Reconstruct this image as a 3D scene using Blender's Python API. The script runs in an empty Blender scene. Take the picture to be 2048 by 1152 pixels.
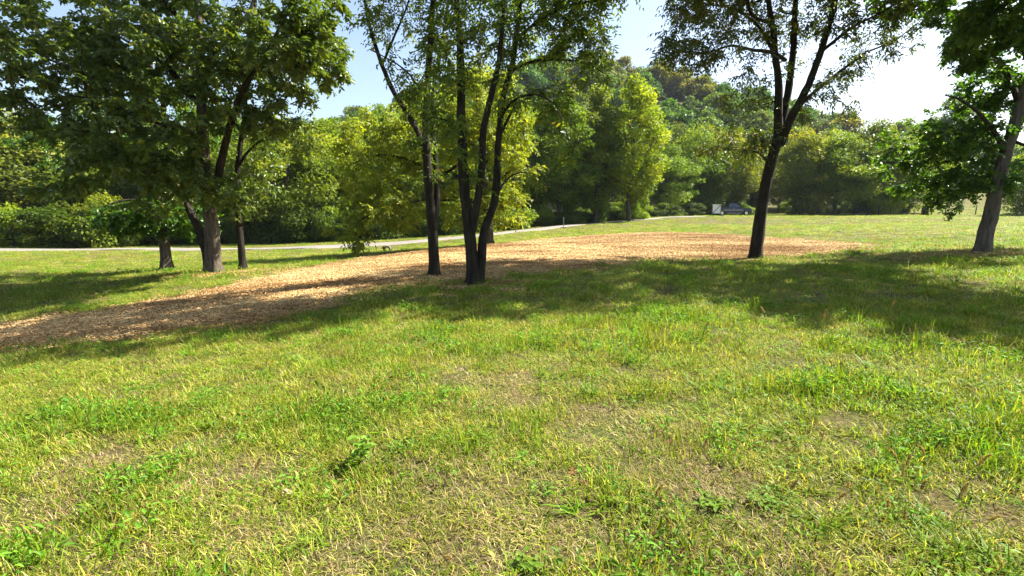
import bpy, math, random
import numpy as np
from mathutils import Vector, Matrix
from mathutils.geometry import delaunay_2d_cdt

rng = np.random.default_rng(11)
random.seed(11)
sc = bpy.context.scene
COL = sc.collection

# ------------------------------------------------------------------ camera
F = 1024.0                      # focal length in pixels of the 2048 px wide photograph
PITCH = math.radians(8.66)
CAM_H = 1.6
cam_d = bpy.data.cameras.new('camera')
cam_d.sensor_width = 36.0
cam_d.lens = 36.0 * F / 2048.0
cam_d.clip_start = 0.05
cam_d.clip_end = 6000
cam = bpy.data.objects.new('camera', cam_d)
cam.location = (0, 0, CAM_H)
cam.rotation_euler = (math.radians(90) - PITCH, 0, 0)
COL.objects.link(cam)
sc.camera = cam

# ------------------------------------------------------------------ sky and sun
SUN_AZ = math.radians(66)       # to the right of the view direction, ahead of the camera
SUN_EL = math.radians(47)
world = bpy.data.worlds.new('World')
sc.world = world
world.use_nodes = True
wn = world.node_tree.nodes
wn.clear()
w_out = wn.new('ShaderNodeOutputWorld')
w_bg = wn.new('ShaderNodeBackground')
w_sky = wn.new('ShaderNodeTexSky')
w_sky.sky_type = 'NISHITA'
w_sky.sun_disc = False
w_sky.sun_elevation = SUN_EL
w_sky.sun_rotation = SUN_AZ
w_sky.air_density = 1.0
w_sky.dust_density = 2.0
w_sky.ozone_density = 1.0
w_bg.inputs['Strength'].default_value = 0.065
world.node_tree.links.new(w_sky.outputs[0], w_bg.inputs[0])
world.node_tree.links.new(w_bg.outputs[0], w_out.inputs[0])

sun_d = bpy.data.lights.new('sun', 'SUN')
sun_d.energy = 5.0
sun_d.angle = math.radians(0.53)
sun_d.color = (1.0, 0.95, 0.85)
sun = bpy.data.objects.new('sun', sun_d)
sv = Vector((math.sin(SUN_AZ) * math.cos(SUN_EL), math.cos(SUN_AZ) * math.cos(SUN_EL), math.sin(SUN_EL)))
sun.rotation_euler = (-sv).to_track_quat('-Z', 'Y').to_euler()
sun.location = (40, 40, 60)
COL.objects.link(sun)

vs = sc.view_settings
vs.view_transform = 'Standard'
vs.look = 'None'
vs.exposure = 2.0
vs.gamma = 1.0
vs.use_curve_mapping = False
cy = sc.cycles
cy.max_bounces = 6
cy.diffuse_bounces = 2
cy.glossy_bounces = 2
cy.transmission_bounces = 4
cy.transparent_max_bounces = 4
cy.volume_bounces = 0
cy.caustics_reflective = False
cy.caustics_refractive = False
cy.use_denoising = True
cy.denoising_input_passes = 'RGB_ALBEDO_NORMAL'
cy.denoising_prefilter = 'ACCURATE'
cy.sample_clamp_indirect = 4.0
sc.render.filter_size = 0.8
sc.render.use_persistent_data = False

# ------------------------------------------------------------------ helpers: measuring
CP, SP = math.cos(PITCH), math.sin(PITCH)
def at(px, py, Y):
    """point at depth Y (metres ahead) along the sight line of a photo pixel"""
    u, v = px - 1024.0, py - 576.0
    dy = F * CP - v * SP
    dz = -F * SP - v * CP
    return np.array((u * Y / dy, Y, CAM_H + Y * dz / dy))

def vnoise(x, y, seed=0):
    """smooth value noise, vectorised, about 0..1"""
    x = np.asarray(x, float); y = np.asarray(y, float)
    xi = np.floor(x).astype(np.int64); yi = np.floor(y).astype(np.int64)
    fx = x - xi; fy = y - yi
    fx = fx * fx * (3 - 2 * fx); fy = fy * fy * (3 - 2 * fy)
    def h(a, b):
        n = (a * 374761393 + b * 668265263 + seed * 974634777) & 0x7fffffff
        n = ((n ^ (n >> 13)) * 1274126177) & 0x7fffffff
        return ((n ^ (n >> 16)) & 0xffff) / 65535.0
    return (h(xi, yi) * (1 - fx) + h(xi + 1, yi) * fx) * (1 - fy) + (h(xi, yi + 1) * (1 - fx) + h(xi + 1, yi + 1) * fx) * fy

def fbm(x, y, seed=0, o=3):
    s = 0; a = 0.5; t = 0
    for i in range(o):
        s = s + a * vnoise(np.asarray(x) * 2 ** i, np.asarray(y) * 2 ** i, seed + i * 17); t += a; a *= 0.5
    return s / t

# ------------------------------------------------------------------ terrain height
ctrl = [at(*c) for c in [
    (0, 672, 9.0), (330, 660, 7.8), (600, 625, 8.8), (850, 556, 12.3), (960, 570, 10.9), (1300, 517, 16.2),
    (1510, 519, 16), (1965, 505, 14.5), (2048, 650, 6.3), (430, 546, 16), (335, 541, 19), (485, 543, 16.5),
    (0, 545, 20), (0, 502, 34), (300, 499, 36), (700, 491, 38), (775, 499, 34), (935, 474, 42), (980, 488, 24),
    (1130, 452, 52), (1300, 467, 30), (1340, 434, 68), (1430, 431, 82), (1500, 431, 82), (1700, 431, 80),
    (2000, 431, 72), (1700, 488, 22), (1900, 470, 24), (100, 485, 60), (600, 478, 65), (1000, 462, 75),
    (1300, 431, 110), (1930, 411, 125), (-500, 500, 30), (2600, 440, 40), (1500, 450, 48)]]
ctrl += [np.array(p) for p in [(0, 0, 0), (-3, 2, -.12), (3, 2, .10), (0, 5, 0), (-5, 5, -.30), (5, 4.5, .16),
                               (0, -15, .2), (-20, -10, -.6), (20, -10, .8), (-60, 10, -2), (60, 20, 1.6),
                               (-120, 90, -1), (0, 130, 0.5), (140, 110, 3.0), (-200, 0, -2), (200, 0, 3), (0, -200, 0),
                               (-100, 40, -1.2), (-300, 300, 4), (300, 300, 6), (0, 300, 4)]]
ctrl = np.array(ctrl)
def _phi(d):
    return d            # linear kernel: smooth enough and never overshoots
_D = np.linalg.norm(ctrl[:, None, :2] - ctrl[None, :, :2], axis=2)
_n = len(ctrl)
_Asys = np.zeros((_n + 1, _n + 1)); _Asys[:_n, :_n] = np.sqrt(_D ** 2 + 2.5 ** 2) + np.eye(_n) * -0.02
_Asys[_n, :_n] = 1; _Asys[:_n, _n] = 1
_w = np.linalg.solve(_Asys, np.append(ctrl[:, 2], 0))
def ss(a, b, t):
    t = np.clip((t - a) / (b - a), 0, 1)
    return t * t * (3 - 2 * t)
def ground(x, y):
    x = np.atleast_1d(np.asarray(x, float)); y = np.atleast_1d(np.asarray(y, float))
    shp = x.shape
    xf, yf = x.ravel(), y.ravel()
    z = np.full(xf.shape, _w[_n])
    for i in range(_n):
        z += _w[i] * np.sqrt((xf - ctrl[i, 0]) ** 2 + (yf - ctrl[i, 1]) ** 2 + 6.25)
    far = ss(250, 700, np.hypot(xf, yf - 100))
    z = z * (1 - far) + 2 * far
    # the wooded hill
    z += 57 * np.exp(-((xf - 30) / 120) ** 2) * ss(105, 265, yf) * (1 - 0.8 * ss(300, 620, yf))
    z += 14 * np.exp(-((xf + 230) / 120) ** 2) * ss(60, 230, yf)
    z += 0.03 * (fbm(xf * 0.9, yf * 0.9, 5, 2) - 0.5) + 0.10 * (fbm(xf * 0.16, yf * 0.16, 9, 2) - 0.5) * ss(3, 12, np.hypot(xf, yf))
    return z.reshape(shp)
def gz(x, y):
    return float(ground([x], [y])[0])
def gpt(px, py, Yguess=None):
    """the ground point seen at a pixel"""
    ys = np.exp(np.linspace(math.log(1.2), math.log(160), 1500))
    d = at(px, py, 1.0) - np.array((0, 0, CAM_H))
    xs = d[0] * ys; zs = CAM_H + d[2] * ys
    below = zs < ground(xs, ys)
    i = int(np.argmax(below)) if below.any() else 1499
    return np.array((xs[i], ys[i], float(ground([xs[i]], [ys[i]])[0])))

# ------------------------------------------------------------------ helpers: objects and meshes
def tag(o, label=None, cat=None, group=None, kind=None):
    if label: o['label'] = label
    if cat: o['category'] = cat
    if group: o['group'] = group
    if kind: o['kind'] = kind
    return o
def empty(name, loc, rz=0.0):
    o = bpy.data.objects.new(name, None)
    o.empty_display_size = 0.2
    o.location = loc; o.rotation_euler = (0, 0, rz)
    COL.objects.link(o)
    return o
def link(name, me, parent=None, loc=None):
    o = bpy.data.objects.new(name, me)
    COL.objects.link(o)
    if parent is not None: o.parent = parent
    if loc is not None: o.location = loc
    return o
def raw_mesh(name, V, faces, mats, smooth=False, tint=None, matidx=None):
    """faces: int array (n,k) or a list of such arrays"""
    me = bpy.data.meshes.new(name)
    if isinstance(faces, np.ndarray): faces = [faces]
    faces = [f for f in faces if len(f)]
    V = np.asarray(V, np.float32)
    me.vertices.add(len(V)); me.vertices.foreach_set('co', V.ravel())
    loops = np.concatenate([f.ravel() for f in faces]).astype(np.int32)
    tot = np.concatenate([np.full(len(f), f.shape[1], np.int32) for f in faces])
    st = np.concatenate([[0], np.cumsum(tot)[:-1]]).astype(np.int32)
    me.loops.add(len(loops)); me.loops.foreach_set('vertex_index', loops)
    me.polygons.add(len(tot)); me.polygons.foreach_set('loop_start', st); me.polygons.foreach_set('loop_total', tot)
    if smooth: me.polygons.foreach_set('use_smooth', np.ones(len(tot), bool))
    for m in (mats if isinstance(mats, (list, tuple)) else [mats]): me.materials.append(m)
    if matidx is not None: me.polygons.foreach_set('material_index', np.asarray(matidx, np.int32))
    me.update(calc_edges=True)
    if tint is not None:
        a = me.attributes.new('tint', 'FLOAT', 'POINT'); a.data.foreach_set('value', np.asarray(tint, np.float32))
    return me
class MB:
    """collects boxes, tubes and prisms into one mesh"""
    def __init__(s): s.V = []; s.Fq = []; s.n = 0
    def add(s, V, Fs):
        V = np.asarray(V, float)
        for f in Fs: s.Fq.append([i + s.n for i in f])
        s.V.append(V); s.n += len(V); return s
    def box(s, c, d, rz=0, bev=0.0):
        x, y, z = [k / 2 for k in d]
        P = np.array([(-x, -y, -z), (x, -y, -z), (x, y, -z), (-x, y, -z), (-x, -y, z), (x, -y, z), (x, y, z), (-x, y, z)])
        if rz:
            ca, sa = math.cos(rz), math.sin(rz)
            P = np.c_[P[:, 0] * ca - P[:, 1] * sa, P[:, 0] * sa + P[:, 1] * ca, P[:, 2]]
        return s.add(P + np.array(c), [(0, 3, 2, 1), (4, 5, 6, 7), (0, 1, 5, 4), (1, 2, 6, 5), (2, 3, 7, 6), (3, 0, 4, 7)])
    def prism(s, prof, a, b, axis='y'):
        """profile in the other two axes, extruded from a to b"""
        n = len(prof); P = []
        for k in (a, b):
            for p in prof:
                P.append((p[0], k, p[1]) if axis == 'y' else ((k, p[0], p[1]) if axis == 'x' else (p[0], p[1], k)))
        Fs = [tuple(range(n)), tuple(reversed(range(n, 2 * n)))]
        for i in range(n):
            j = (i + 1) % n; Fs.append((i, i + n, j + n, j))
        return s.add(P, Fs)
    def tube(s, pts, rad, sides=8, cap=True):
        V, Q = tube(np.asarray(pts, float), np.asarray(rad, float) if np.ndim(rad) else np.full(len(pts), rad), sides)
        Fs = [tuple(q) for q in Q]
        if cap:
            Fs.append(tuple(reversed(range(sides)))); Fs.append(tuple(range(len(V) - sides, len(V))))
        return s.add(V, Fs)
    def build(s, name, mat, parent=None, smooth=False, loc=None):
        me = bpy.data.meshes.new(name)
        me.from_pydata(np.concatenate(s.V).tolist(), [], s.Fq)
        me.materials.append(mat)
        if smooth:
            me.polygons.foreach_set('use_smooth', np.ones(len(me.polygons), bool))
        me.update()
        return link(name, me, parent, loc)
def tube(P, R, sides=8, seed=None, rough=0.0):
    """swept tube: vertices and quads"""
    P = np.asarray(P, float); n = len(P)
    T = np.gradient(P, axis=0); T /= (np.linalg.norm(T, axis=1, keepdims=True) + 1e-9)
    ref = np.array((0.31, 0.95, 0.05)) if abs(T[0, 2]) > 0.7 else np.array((0, 0, 1.0))
    a0 = np.cross(T, ref); a0 /= (np.linalg.norm(a0, axis=1, keepdims=True) + 1e-9)
    b0 = np.cross(T, a0)
    th = np.linspace(0, 2 * math.pi, sides, endpoint=False)
    rr = np.repeat(np.asarray(R, float)[:, None], sides, 1)
    if rough:
        g = np.random.default_rng(seed)
        rr = rr * (1 + rough * g.normal(size=rr.shape) * 0.6 + rough * g.normal(size=(1, sides)))
    V = P[:, None, :] + rr[:, :, None] * (np.cos(th)[None, :, None] * a0[:, None, :] + np.sin(th)[None, :, None] * b0[:, None, :])
    i = np.arange(n - 1)[:, None]; j = np.arange(sides)[None, :]
    jn = (j + 1) % sides
    Q = np.stack([i * sides + j, i * sides + jn, (i + 1) * sides + jn, (i + 1) * sides + j], -1).reshape(-1, 4)
    return V.reshape(-1, 3), Q
def smooth_path(P, R, step=0.22, wig=0.0, seed=0):
    """Catmull-Rom resample"""
    P = np.asarray(P, float); R = np.asarray(R, float)
    out, ro = [], []
    n = len(P)
    for i in range(n - 1):
        p0, p1, p2, p3 = P[max(i - 1, 0)], P[i], P[i + 1], P[min(i + 2, n - 1)]
        k = max(2, int(np.linalg.norm(p2 - p1) / step))
        for t in np.linspace(0, 1, k, endpoint=False):
            out.append(0.5 * (2 * p1 + (p2 - p0) * t + (2 * p0 - 5 * p1 + 4 * p2 - p3) * t * t + (3 * p1 - p0 - 3 * p2 + p3) * t ** 3))
            ro.append(R[i] * (1 - t) + R[i + 1] * t)
    out.append(P[-1]); ro.append(R[-1])
    out = np.array(out)
    if wig:
        g = np.random.default_rng(seed)
        nz = g.normal(size=out.shape) * wig
        nz[0] = 0
        out = out + (nz + np.roll(nz, 1, 0) + np.roll(nz, -1, 0)) / 3
    return out, np.array(ro)

# ------------------------------------------------------------------ materials
def new_mat(name):
    m = bpy.data.materials.new(name); m.use_nodes = True
    nt = m.node_tree; nt.nodes.clear()
    out = nt.nodes.new('ShaderNodeOutputMaterial')
    return m, nt, out
def N(nt, typ, **kw):
    n = nt.nodes.new(typ)
    for k, v in kw.items():
        if k in n.inputs: n.inputs[k].default_value = v
        else: setattr(n, k, v)
    return n
def ramp(nt, stops, fac=None):
    r = nt.nodes.new('ShaderNodeValToRGB')
    e = r.color_ramp.elements
    while len(e) < len(stops): e.new(0.5)
    for el, (p, c) in zip(e, stops):
        el.position = p; el.color = (*c, 1)
    if fac is not None: nt.links.new(fac, r.inputs[0])
    return r
def plain(name, col, rough=0.6, metal=0.0, coat=0.0, spec=0.5):
    m, nt, out = new_mat(name)
    b = N(nt, 'ShaderNodeBsdfPrincipled', Roughness=rough, Metallic=metal)
    tc = N(nt, 'ShaderNodeTexCoord'); nz = N(nt, 'ShaderNodeTexNoise', Scale=9.0, Detail=4.0)
    nt.links.new(tc.outputs['Object'], nz.inputs['Vector'])
    r = ramp(nt, [(0.3, [c * 0.82 for c in col]), (0.7, [min(1, c * 1.12) for c in col])], nz.outputs[0])
    nt.links.new(r.outputs[0], b.inputs['Base Color'])
    b.inputs['Coat Weight'].default_value = coat
    b.inputs['Specular IOR Level'].default_value = spec
    nt.links.new(b.outputs[0], out.inputs[0])
    return m
def leaf_mat(name, stops, trans=0.42, tcol=(1.5, 1.35, 0.5), rough=0.42, spec=0.5, objcol=False):
    """stops: colours over the leaf's own tint 0..1"""
    m, nt, out = new_mat(name)
    at_ = N(nt, 'ShaderNodeAttribute', attribute_name='tint')
    r = ramp(nt, stops, at_.outputs['Fac'])
    col = r.outputs[0]
    if objcol:
        oi = N(nt, 'ShaderNodeObjectInfo')
        mx = N(nt, 'ShaderNodeMix', data_type='RGBA', blend_type='MULTIPLY'); mx.inputs[0].default_value = 1.0
        nt.links.new(col, mx.inputs[6]); nt.links.new(oi.outputs['Color'], mx.inputs[7])
        col = mx.outputs[2]
    b = N(nt, 'ShaderNodeBsdfPrincipled', Roughness=rough)
    b.inputs['Specular IOR Level'].default_value = spec
    nt.links.new(col, b.inputs['Base Color'])
    t = N(nt, 'ShaderNodeBsdfTranslucent')
    mt = N(nt, 'ShaderNodeMix', data_type='RGBA', blend_type='MULTIPLY'); mt.inputs[0].default_value = 1.0
    mt.inputs[7].default_value = (*tcol, 1)
    nt.links.new(col, mt.inputs[6]); nt.links.new(mt.outputs[2], t.inputs['Color'])
    ms = N(nt, 'ShaderNodeMixShader'); ms.inputs[0].default_value = trans
    nt.links.new(b.outputs[0], ms.inputs[1]); nt.links.new(t.outputs[0], ms.inputs[2])
    nt.links.new(ms.outputs[0], out.inputs[0])
    return m
def bark_mat(name, dark, light, moss=None, scale=14.0):
    m, nt, out = new_mat(name)
    tc = N(nt, 'ShaderNodeTexCoord')
    mp = N(nt, 'ShaderNodeMapping'); mp.inputs['Scale'].default_value = (1, 1, 0.18)
    nt.links.new(tc.outputs['Object'], mp.inputs[0])
    n1 = N(nt, 'ShaderNodeTexNoise', Scale=scale, Detail=6.0, Roughness=0.65)
    nt.links.new(mp.outputs[0], n1.inputs['Vector'])
    n2 = N(nt, 'ShaderNodeTexNoise', Scale=2.2, Detail=3.0)
    nt.links.new(tc.outputs['Object'], n2.inputs['Vector'])
    r = ramp(nt, [(0.32, dark), (0.68, light)], n1.outputs[0])
    col = r.outputs[0]
    if moss:
        mx = N(nt, 'ShaderNodeMix', data_type='RGBA')
        r2 = ramp(nt, [(0.5, (0, 0, 0)), (0.68, (0.7, 0.7, 0.7))], n2.outputs[0])
        nt.links.new(r2.outputs[0], mx.inputs[0]); nt.links.new(col, mx.inputs[6]); mx.inputs[7].default_value = (*moss, 1)
        col = mx.outputs[2]
    b = N(nt, 'ShaderNodeBsdfPrincipled', Roughness=0.9)
    b.inputs['Specular IOR Level'].default_value = 0.2
    bp = N(nt, 'ShaderNodeBump', Strength=1.0, Distance=0.07)
    nt.links.new(n1.outputs[0], bp.inputs['Height']); nt.links.new(bp.outputs[0], b.inputs['Normal'])
    nt.links.new(col, b.inputs['Base Color']); nt.links.new(b.outputs[0], out.inputs[0])
    return m

M = {}
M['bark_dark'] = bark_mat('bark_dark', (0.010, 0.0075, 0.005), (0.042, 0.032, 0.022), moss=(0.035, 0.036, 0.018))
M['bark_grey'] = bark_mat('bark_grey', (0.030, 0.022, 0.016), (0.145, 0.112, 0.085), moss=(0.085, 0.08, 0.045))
M['bark_pale'] = bark_mat('bark_pale', (0.042, 0.034, 0.027), (0.18, 0.15, 0.12), moss=(0.10, 0.095, 0.065))
M['bark_far'] = bark_mat('bark_far', (0.03, 0.025, 0.02), (0.11, 0.09, 0.07), scale=6.0)

# ground under the grass: brown soil and straw thatch
def ground_material():
    m, nt, out = new_mat('turf_soil')
    tc = N(nt, 'ShaderNodeTexCoord')
    def nz(s, d=5.0, r=0.6):
        n = N(nt, 'ShaderNodeTexNoise', Scale=s, Detail=d, Roughness=r); nt.links.new(tc.outputs['Object'], n.inputs['Vector']); return n
    fine, mid, big = nz(38, 6, 0.7), nz(2.2), nz(0.16, 4)
    base = ramp(nt, [(0.30, (0.030, 0.021, 0.010)), (0.5, (0.11, 0.078, 0.036)), (0.72, (0.30, 0.215, 0.115))], fine.outputs[0])
    grn = ramp(nt, [(0.3, (0.028, 0.045, 0.010)), (0.7, (0.11, 0.13, 0.028))], fine.outputs[0])
    f = ramp(nt, [(0.36, (1, 1, 1)), (0.62, (0.25, 0.25, 0.25))], mid.outputs[0])
    f2 = ramp(nt, [(0.35, (0.75, 0.75, 0.75)), (0.65, (1, 1, 1))], big.outputs[0])
    mul = N(nt, 'ShaderNodeMath', operation='MULTIPLY')
    nt.links.new(f.outputs[0], mul.inputs[0]); nt.links.new(f2.outputs[0], mul.inputs[1])
    mx = N(nt, 'ShaderNodeMix', data_type='RGBA')
    nt.links.new(mul.outputs[0], mx.inputs[0]); nt.links.new(base.outputs[0], mx.inputs[6]); nt.links.new(grn.outputs[0], mx.inputs[7])
    b = N(nt, 'ShaderNodeBsdfPrincipled', Roughness=1.0); b.inputs['Specular IOR Level'].default_value = 0.1
    bp = N(nt, 'ShaderNodeBump', Strength=1.0, Distance=0.04)
    nt.links.new(fine.outputs[0], bp.inputs['Height']); nt.links.new(bp.outputs[0], b.inputs['Normal'])
    nt.links.new(mx.outputs[2], b.inputs['Base Color']); nt.links.new(b.outputs[0], out.inputs[0])
    return m
def mottled(name, stops, s1, s2=None, bump=0.5, dist=0.03, rough=0.95):
    m, nt, out = new_mat(name)
    tc = N(nt, 'ShaderNodeTexCoord')
    n1 = N(nt, 'ShaderNodeTexNoise', Scale=s1, Detail=8.0, Roughness=0.7); nt.links.new(tc.outputs['Object'], n1.inputs['Vector'])
    h = n1.outputs[0]
    if s2:
        n2 = N(nt, 'ShaderNodeTexNoise', Scale=s2, Detail=4.0); nt.links.new(tc.outputs['Object'], n2.inputs['Vector'])
        ad = N(nt, 'ShaderNodeMix', data_type='FLOAT'); ad.inputs[0].default_value = 0.45
        nt.links.new(n1.outputs[0], ad.inputs[2]); nt.links.new(n2.outputs[0], ad.inputs[3]); h = ad.outputs[0]
    r = ramp(nt, stops, h)
    b = N(nt, 'ShaderNodeBsdfPrincipled', Roughness=rough); b.inputs['Specular IOR Level'].default_value = 0.2
    bp = N(nt, 'ShaderNodeBump', Strength=bump, Distance=dist)
    nt.links.new(n1.outputs[0], bp.inputs['Height']); nt.links.new(bp.outputs[0], b.inputs['Normal'])
    nt.links.new(r.outputs[0], b.inputs['Base Color']); nt.links.new(b.outputs[0], out.inputs[0])
    return m
def stain(m, scale, dark):
    """damp, trodden patches over the ground"""
    nt = m.node_tree; r = [x for x in nt.nodes if x.type == 'VALTORGB'][0]
    ge = N(nt, 'ShaderNodeNewGeometry'); mp = N(nt, 'ShaderNodeMapping'); mp.inputs['Scale'].default_value = (.6, 1.3, 1)
    nz = N(nt, 'ShaderNodeTexNoise', Scale=scale, Detail=5.0, Roughness=0.6)
    nt.links.new(ge.outputs['Position'], mp.inputs[0]); nt.links.new(mp.outputs[0], nz.inputs['Vector'])
    rr = ramp(nt, [(0.36, dark), (0.56, (1, 1, 1))], nz.outputs[0])
    mx = N(nt, 'ShaderNodeMix', data_type='RGBA', blend_type='MULTIPLY'); mx.inputs[0].default_value = 1.0
    tos = [l.to_socket for l in nt.links if l.from_node == r]
    for l in [l for l in nt.links if l.from_node == r]: nt.links.remove(l)
    nt.links.new(r.outputs[0], mx.inputs[6]); nt.links.new(rr.outputs[0], mx.inputs[7])
    for t_ in tos: nt.links.new(mx.outputs[2], t_)
M['soil'] = ground_material()
M['mulch'] = mottled('mulch_bed', [(0.3, (0.09, 0.042, 0.016)), (0.5, (0.24, 0.135, 0.05)), (0.7, (0.46, 0.30, 0.12))], 26, 0.8, 1.0)
M['road'] = mottled('worn_asphalt', [(0.3, (0.12, 0.108, 0.092)), (0.7, (0.25, 0.228, 0.195))], 9, 0.5, 0.4, 0.01)
M['forest_floor'] = mottled('leaf_litter', [(0.3, (0.03, 0.02, 0.01)), (0.7, (0.12, 0.085, 0.04))], 4, 0.2, 0.8)

# ------------------------------------------------------------------ terrain sheets
def nonuni(a, b, fine, n):
    t = np.linspace(-1, 1, n)
    s = np.sinh(t * 6.2) / np.sinh(6.2)
    return np.where(t < 0, -s * a, s * b) + fine
gx = np.unique(np.round(np.concatenate([np.arange(-40, 40.01, 0.5), np.sign(np.linspace(-1, 1, 120)) * (40 + 1460 * np.abs(np.linspace(-1, 1, 120)) ** 2.6)]), 3))
gy = np.unique(np.round(np.concatenate([np.arange(-6, 60.01, 0.5), 60 + 1440 * np.linspace(0, 1, 90) ** 2.0, -6 - 400 * np.linspace(0, 1, 14) ** 2]), 3))
GX, GY = np.meshgrid(gx, gy)
GZ = ground(GX, GY)
nx, ny = len(gx), len(gy)
ii, jj = np.meshgrid(np.arange(ny - 1), np.arange(nx - 1), indexing='ij')
Q = np.stack([ii * nx + jj, ii * nx + jj + 1, (ii + 1) * nx + jj + 1, (ii + 1) * nx + jj], -1).reshape(-1, 4)
me = raw_mesh('ground', np.c_[GX.ravel(), GY.ravel(), GZ.ravel()], Q, [M['soil'], M['forest_floor']], smooth=True)
cyy = (GY[:-1, :-1] + GY[1:, 1:]).ravel() / 2
me.polygons.foreach_set('material_index', (cyy > 165).astype(np.int32))
tag(link('ground', me), 'sloping turf ground running back to the wooded hill', 'ground', kind='structure')

# road: pixels of its two edges
road_px = [(-420, 506, 497), (-100, 502, 496), (150, 500.5, 495.5), (330, 502, 496), (500, 501, 494.5), (640, 498, 490), (700, 495.5, 487.5), (800, 488, 480.5),
           (880, 481, 474.5), (950, 475, 468.5), (1020, 467.5, 461.5), (1130, 455, 449.5), (1230, 444.5, 440.0), (1340, 436.0, 433.2), (1420, 433.5, 431.0)]
near_e = np.array([gpt(a, b)[:2] for a, b, c in road_px]); 
W_ROAD = 2.9
mid_e = near_e.copy()
tg = np.gradient(near_e, axis=0); tg /= np.linalg.norm(tg, axis=1, keepdims=True)
nrm = np.c_[-tg[:, 1], tg[:, 0]]
pr, _ = smooth_path(np.c_[near_e, np.zeros(len(near_e))], np.zeros(len(near_e)), 1.0)
pr = pr[:, :2]
for _k in range(30):                                  # ease the measured edge into a smooth curve
    pr[1:-1] = 0.5 * pr[1:-1] + 0.25 * (pr[2:] + pr[:-2])
tg = np.gradient(pr, axis=0); tg /= np.linalg.norm(tg, axis=1, keepdims=True)
nrm = np.c_[-tg[:, 1], tg[:, 0]]
RV = []
cols = [0, .15, .8, 1.45, 2.1, 2.75, W_ROAD]
g2 = np.random.default_rng(3)
for k, c in enumerate(cols):
    off = c + ((fbm(np.arange(len(pr)) * .6, np.full(len(pr), k * 9.0), 71, 3) - .5) * 1.1 if k in (0, len(cols) - 1) else 0)
    p = pr + nrm * np.reshape(off, (-1, 1))
    zz = ground(p[:, 0], p[:, 1]) + (0.035 + 0.03 * math.sin(math.pi * c / W_ROAD) if 0 < c < W_ROAD else -0.02)
    RV.append(np.c_[p, zz])
RV = np.array(RV)
nc, nr = RV.shape[:2]
ii, jj = np.meshgrid(np.arange(nc - 1), np.arange(nr - 1), indexing='ij')
Q = np.stack([ii * nr + jj, ii * nr + jj + 1, (ii + 1) * nr + jj + 1, (ii + 1) * nr + jj], -1).reshape(-1, 4)
tag(link('road', raw_mesh('road', RV.reshape(-1, 3), Q, M['road'], smooth=True)), 'narrow pale grey lane curving up along the trees', 'road', kind='structure')
road_mid = pr + nrm * W_ROAD / 2

# wood-chip path
up_edge = [(-420, 668), (-150, 662), (0, 650), (120, 634), (200, 620), (300, 606), (400, 590), (470, 572), (520, 556), (620, 537), (700, 523), (760, 513), (860, 501), (1000, 490), (1100, 479),
           (1200, 471), (1300, 466.5), (1420, 468), (1480, 474), (1560, 478), (1640, 483), (1700, 487), (1760, 491)]
lo_edge = [(1745, 495), (1690, 501), (1620, 510), (1560, 516), (1480, 520), (1400, 519), (1300, 522), (1150, 541), (1080, 546), (1010, 549), (960, 566), (900, 566), (850, 561), (760, 577), (700, 592), (640, 612),
           (600, 627), (520, 652), (430, 657), (330, 663), (240, 677), (150, 687), (0, 698), (-150, 716), (-420, 730)]
poly = np.array([gpt(*p)[:2] for p in up_edge + lo_edge])
def resample(P, step):
    out = []
    n = len(P)
    for i in range(n):
        a, b = P[i], P[(i + 1) % n]
        k = max(1, int(np.linalg.norm(b - a) / step))
        for t in range(k): out.append(a + (b - a) * t / k)
    return np.array(out)
poly = resample(poly, 0.3)
for _k in range(6):
    poly = 0.5 * poly + 0.25 * (np.roll(poly, 1, 0) + np.roll(poly, -1, 0))
poly_soft = poly.copy()
pn = np.roll(poly, -1, 0) - np.roll(poly, 1, 0); pn = np.c_[pn[:, 1], -pn[:, 0]] / (np.linalg.norm(pn, axis=1, keepdims=True) + 1e-9)
poly = poly + pn * ((fbm(poly[:, 0] * 1.6, poly[:, 1] * 1.6, 21, 3) - 0.5) * 0.9)[:, None]
def in_poly(x, y, P):
    x = np.asarray(x); y = np.asarray(y); c = np.zeros(x.shape, bool)
    n = len(P); j = n - 1
    for i in range(n):
        xi, yi, xj, yj = P[i, 0], P[i, 1], P[j, 0], P[j, 1]
        if yi != yj:
            c ^= ((yi > y) != (yj > y)) & (x < (xj - xi) * (y - yi) / (yj - yi) + xi)
        j = i
    return c
def poly_dist(x, y, P):
    d = np.full(np.shape(x), 1e9)
    for i in range(0, len(P)):
        d = np.minimum(d, (x - P[i, 0]) ** 2 + (y - P[i, 1]) ** 2)
    return np.sqrt(d)
bb0, bb1 = poly.min(0), poly.max(0)
step = 0.45
qx, qy = np.meshgrid(np.arange(bb0[0], bb1[0], step), np.arange(bb0[1], bb1[1], step))
qx = qx.ravel() + rng.uniform(-.1, .1, qx.size); qy = qy.ravel() + rng.uniform(-.1, .1, qy.size)
ins = in_poly(qx, qy, poly); qx, qy = qx[ins], qy[ins]
dd = poly_dist(qx, qy, poly); keep = dd > 0.2; qx, qy, dd = qx[keep], qy[keep], dd[keep]
pts2 = [Vector(p) for p in poly] + [Vector((a, b)) for a, b in zip(qx, qy)]
res = delaunay_2d_cdt(pts2, [], [list(range(len(poly)))], 1, 1e-5)
mv = np.array([tuple(v) for v in res[0]])
MZ = lambda x, y: 0.03 * (fbm(x * 1.3, y * 1.3, 31, 2) - 0.5) + 0.05 * (fbm(x * .7, y * 1.9, 37, 2) - 0.5)
md = poly_dist(mv[:, 0], mv[:, 1], poly)
mz = ground(mv[:, 0], mv[:, 1]) - 0.03 + 0.075 * ss(0, 0.6, md) + MZ(mv[:, 0], mv[:, 1])
def mulch_z(x, y):
    d = poly_dist(x, y, poly)
    return ground(x, y) - 0.03 + 0.075 * ss(0, 0.6, d) + MZ(x, y)
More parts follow.
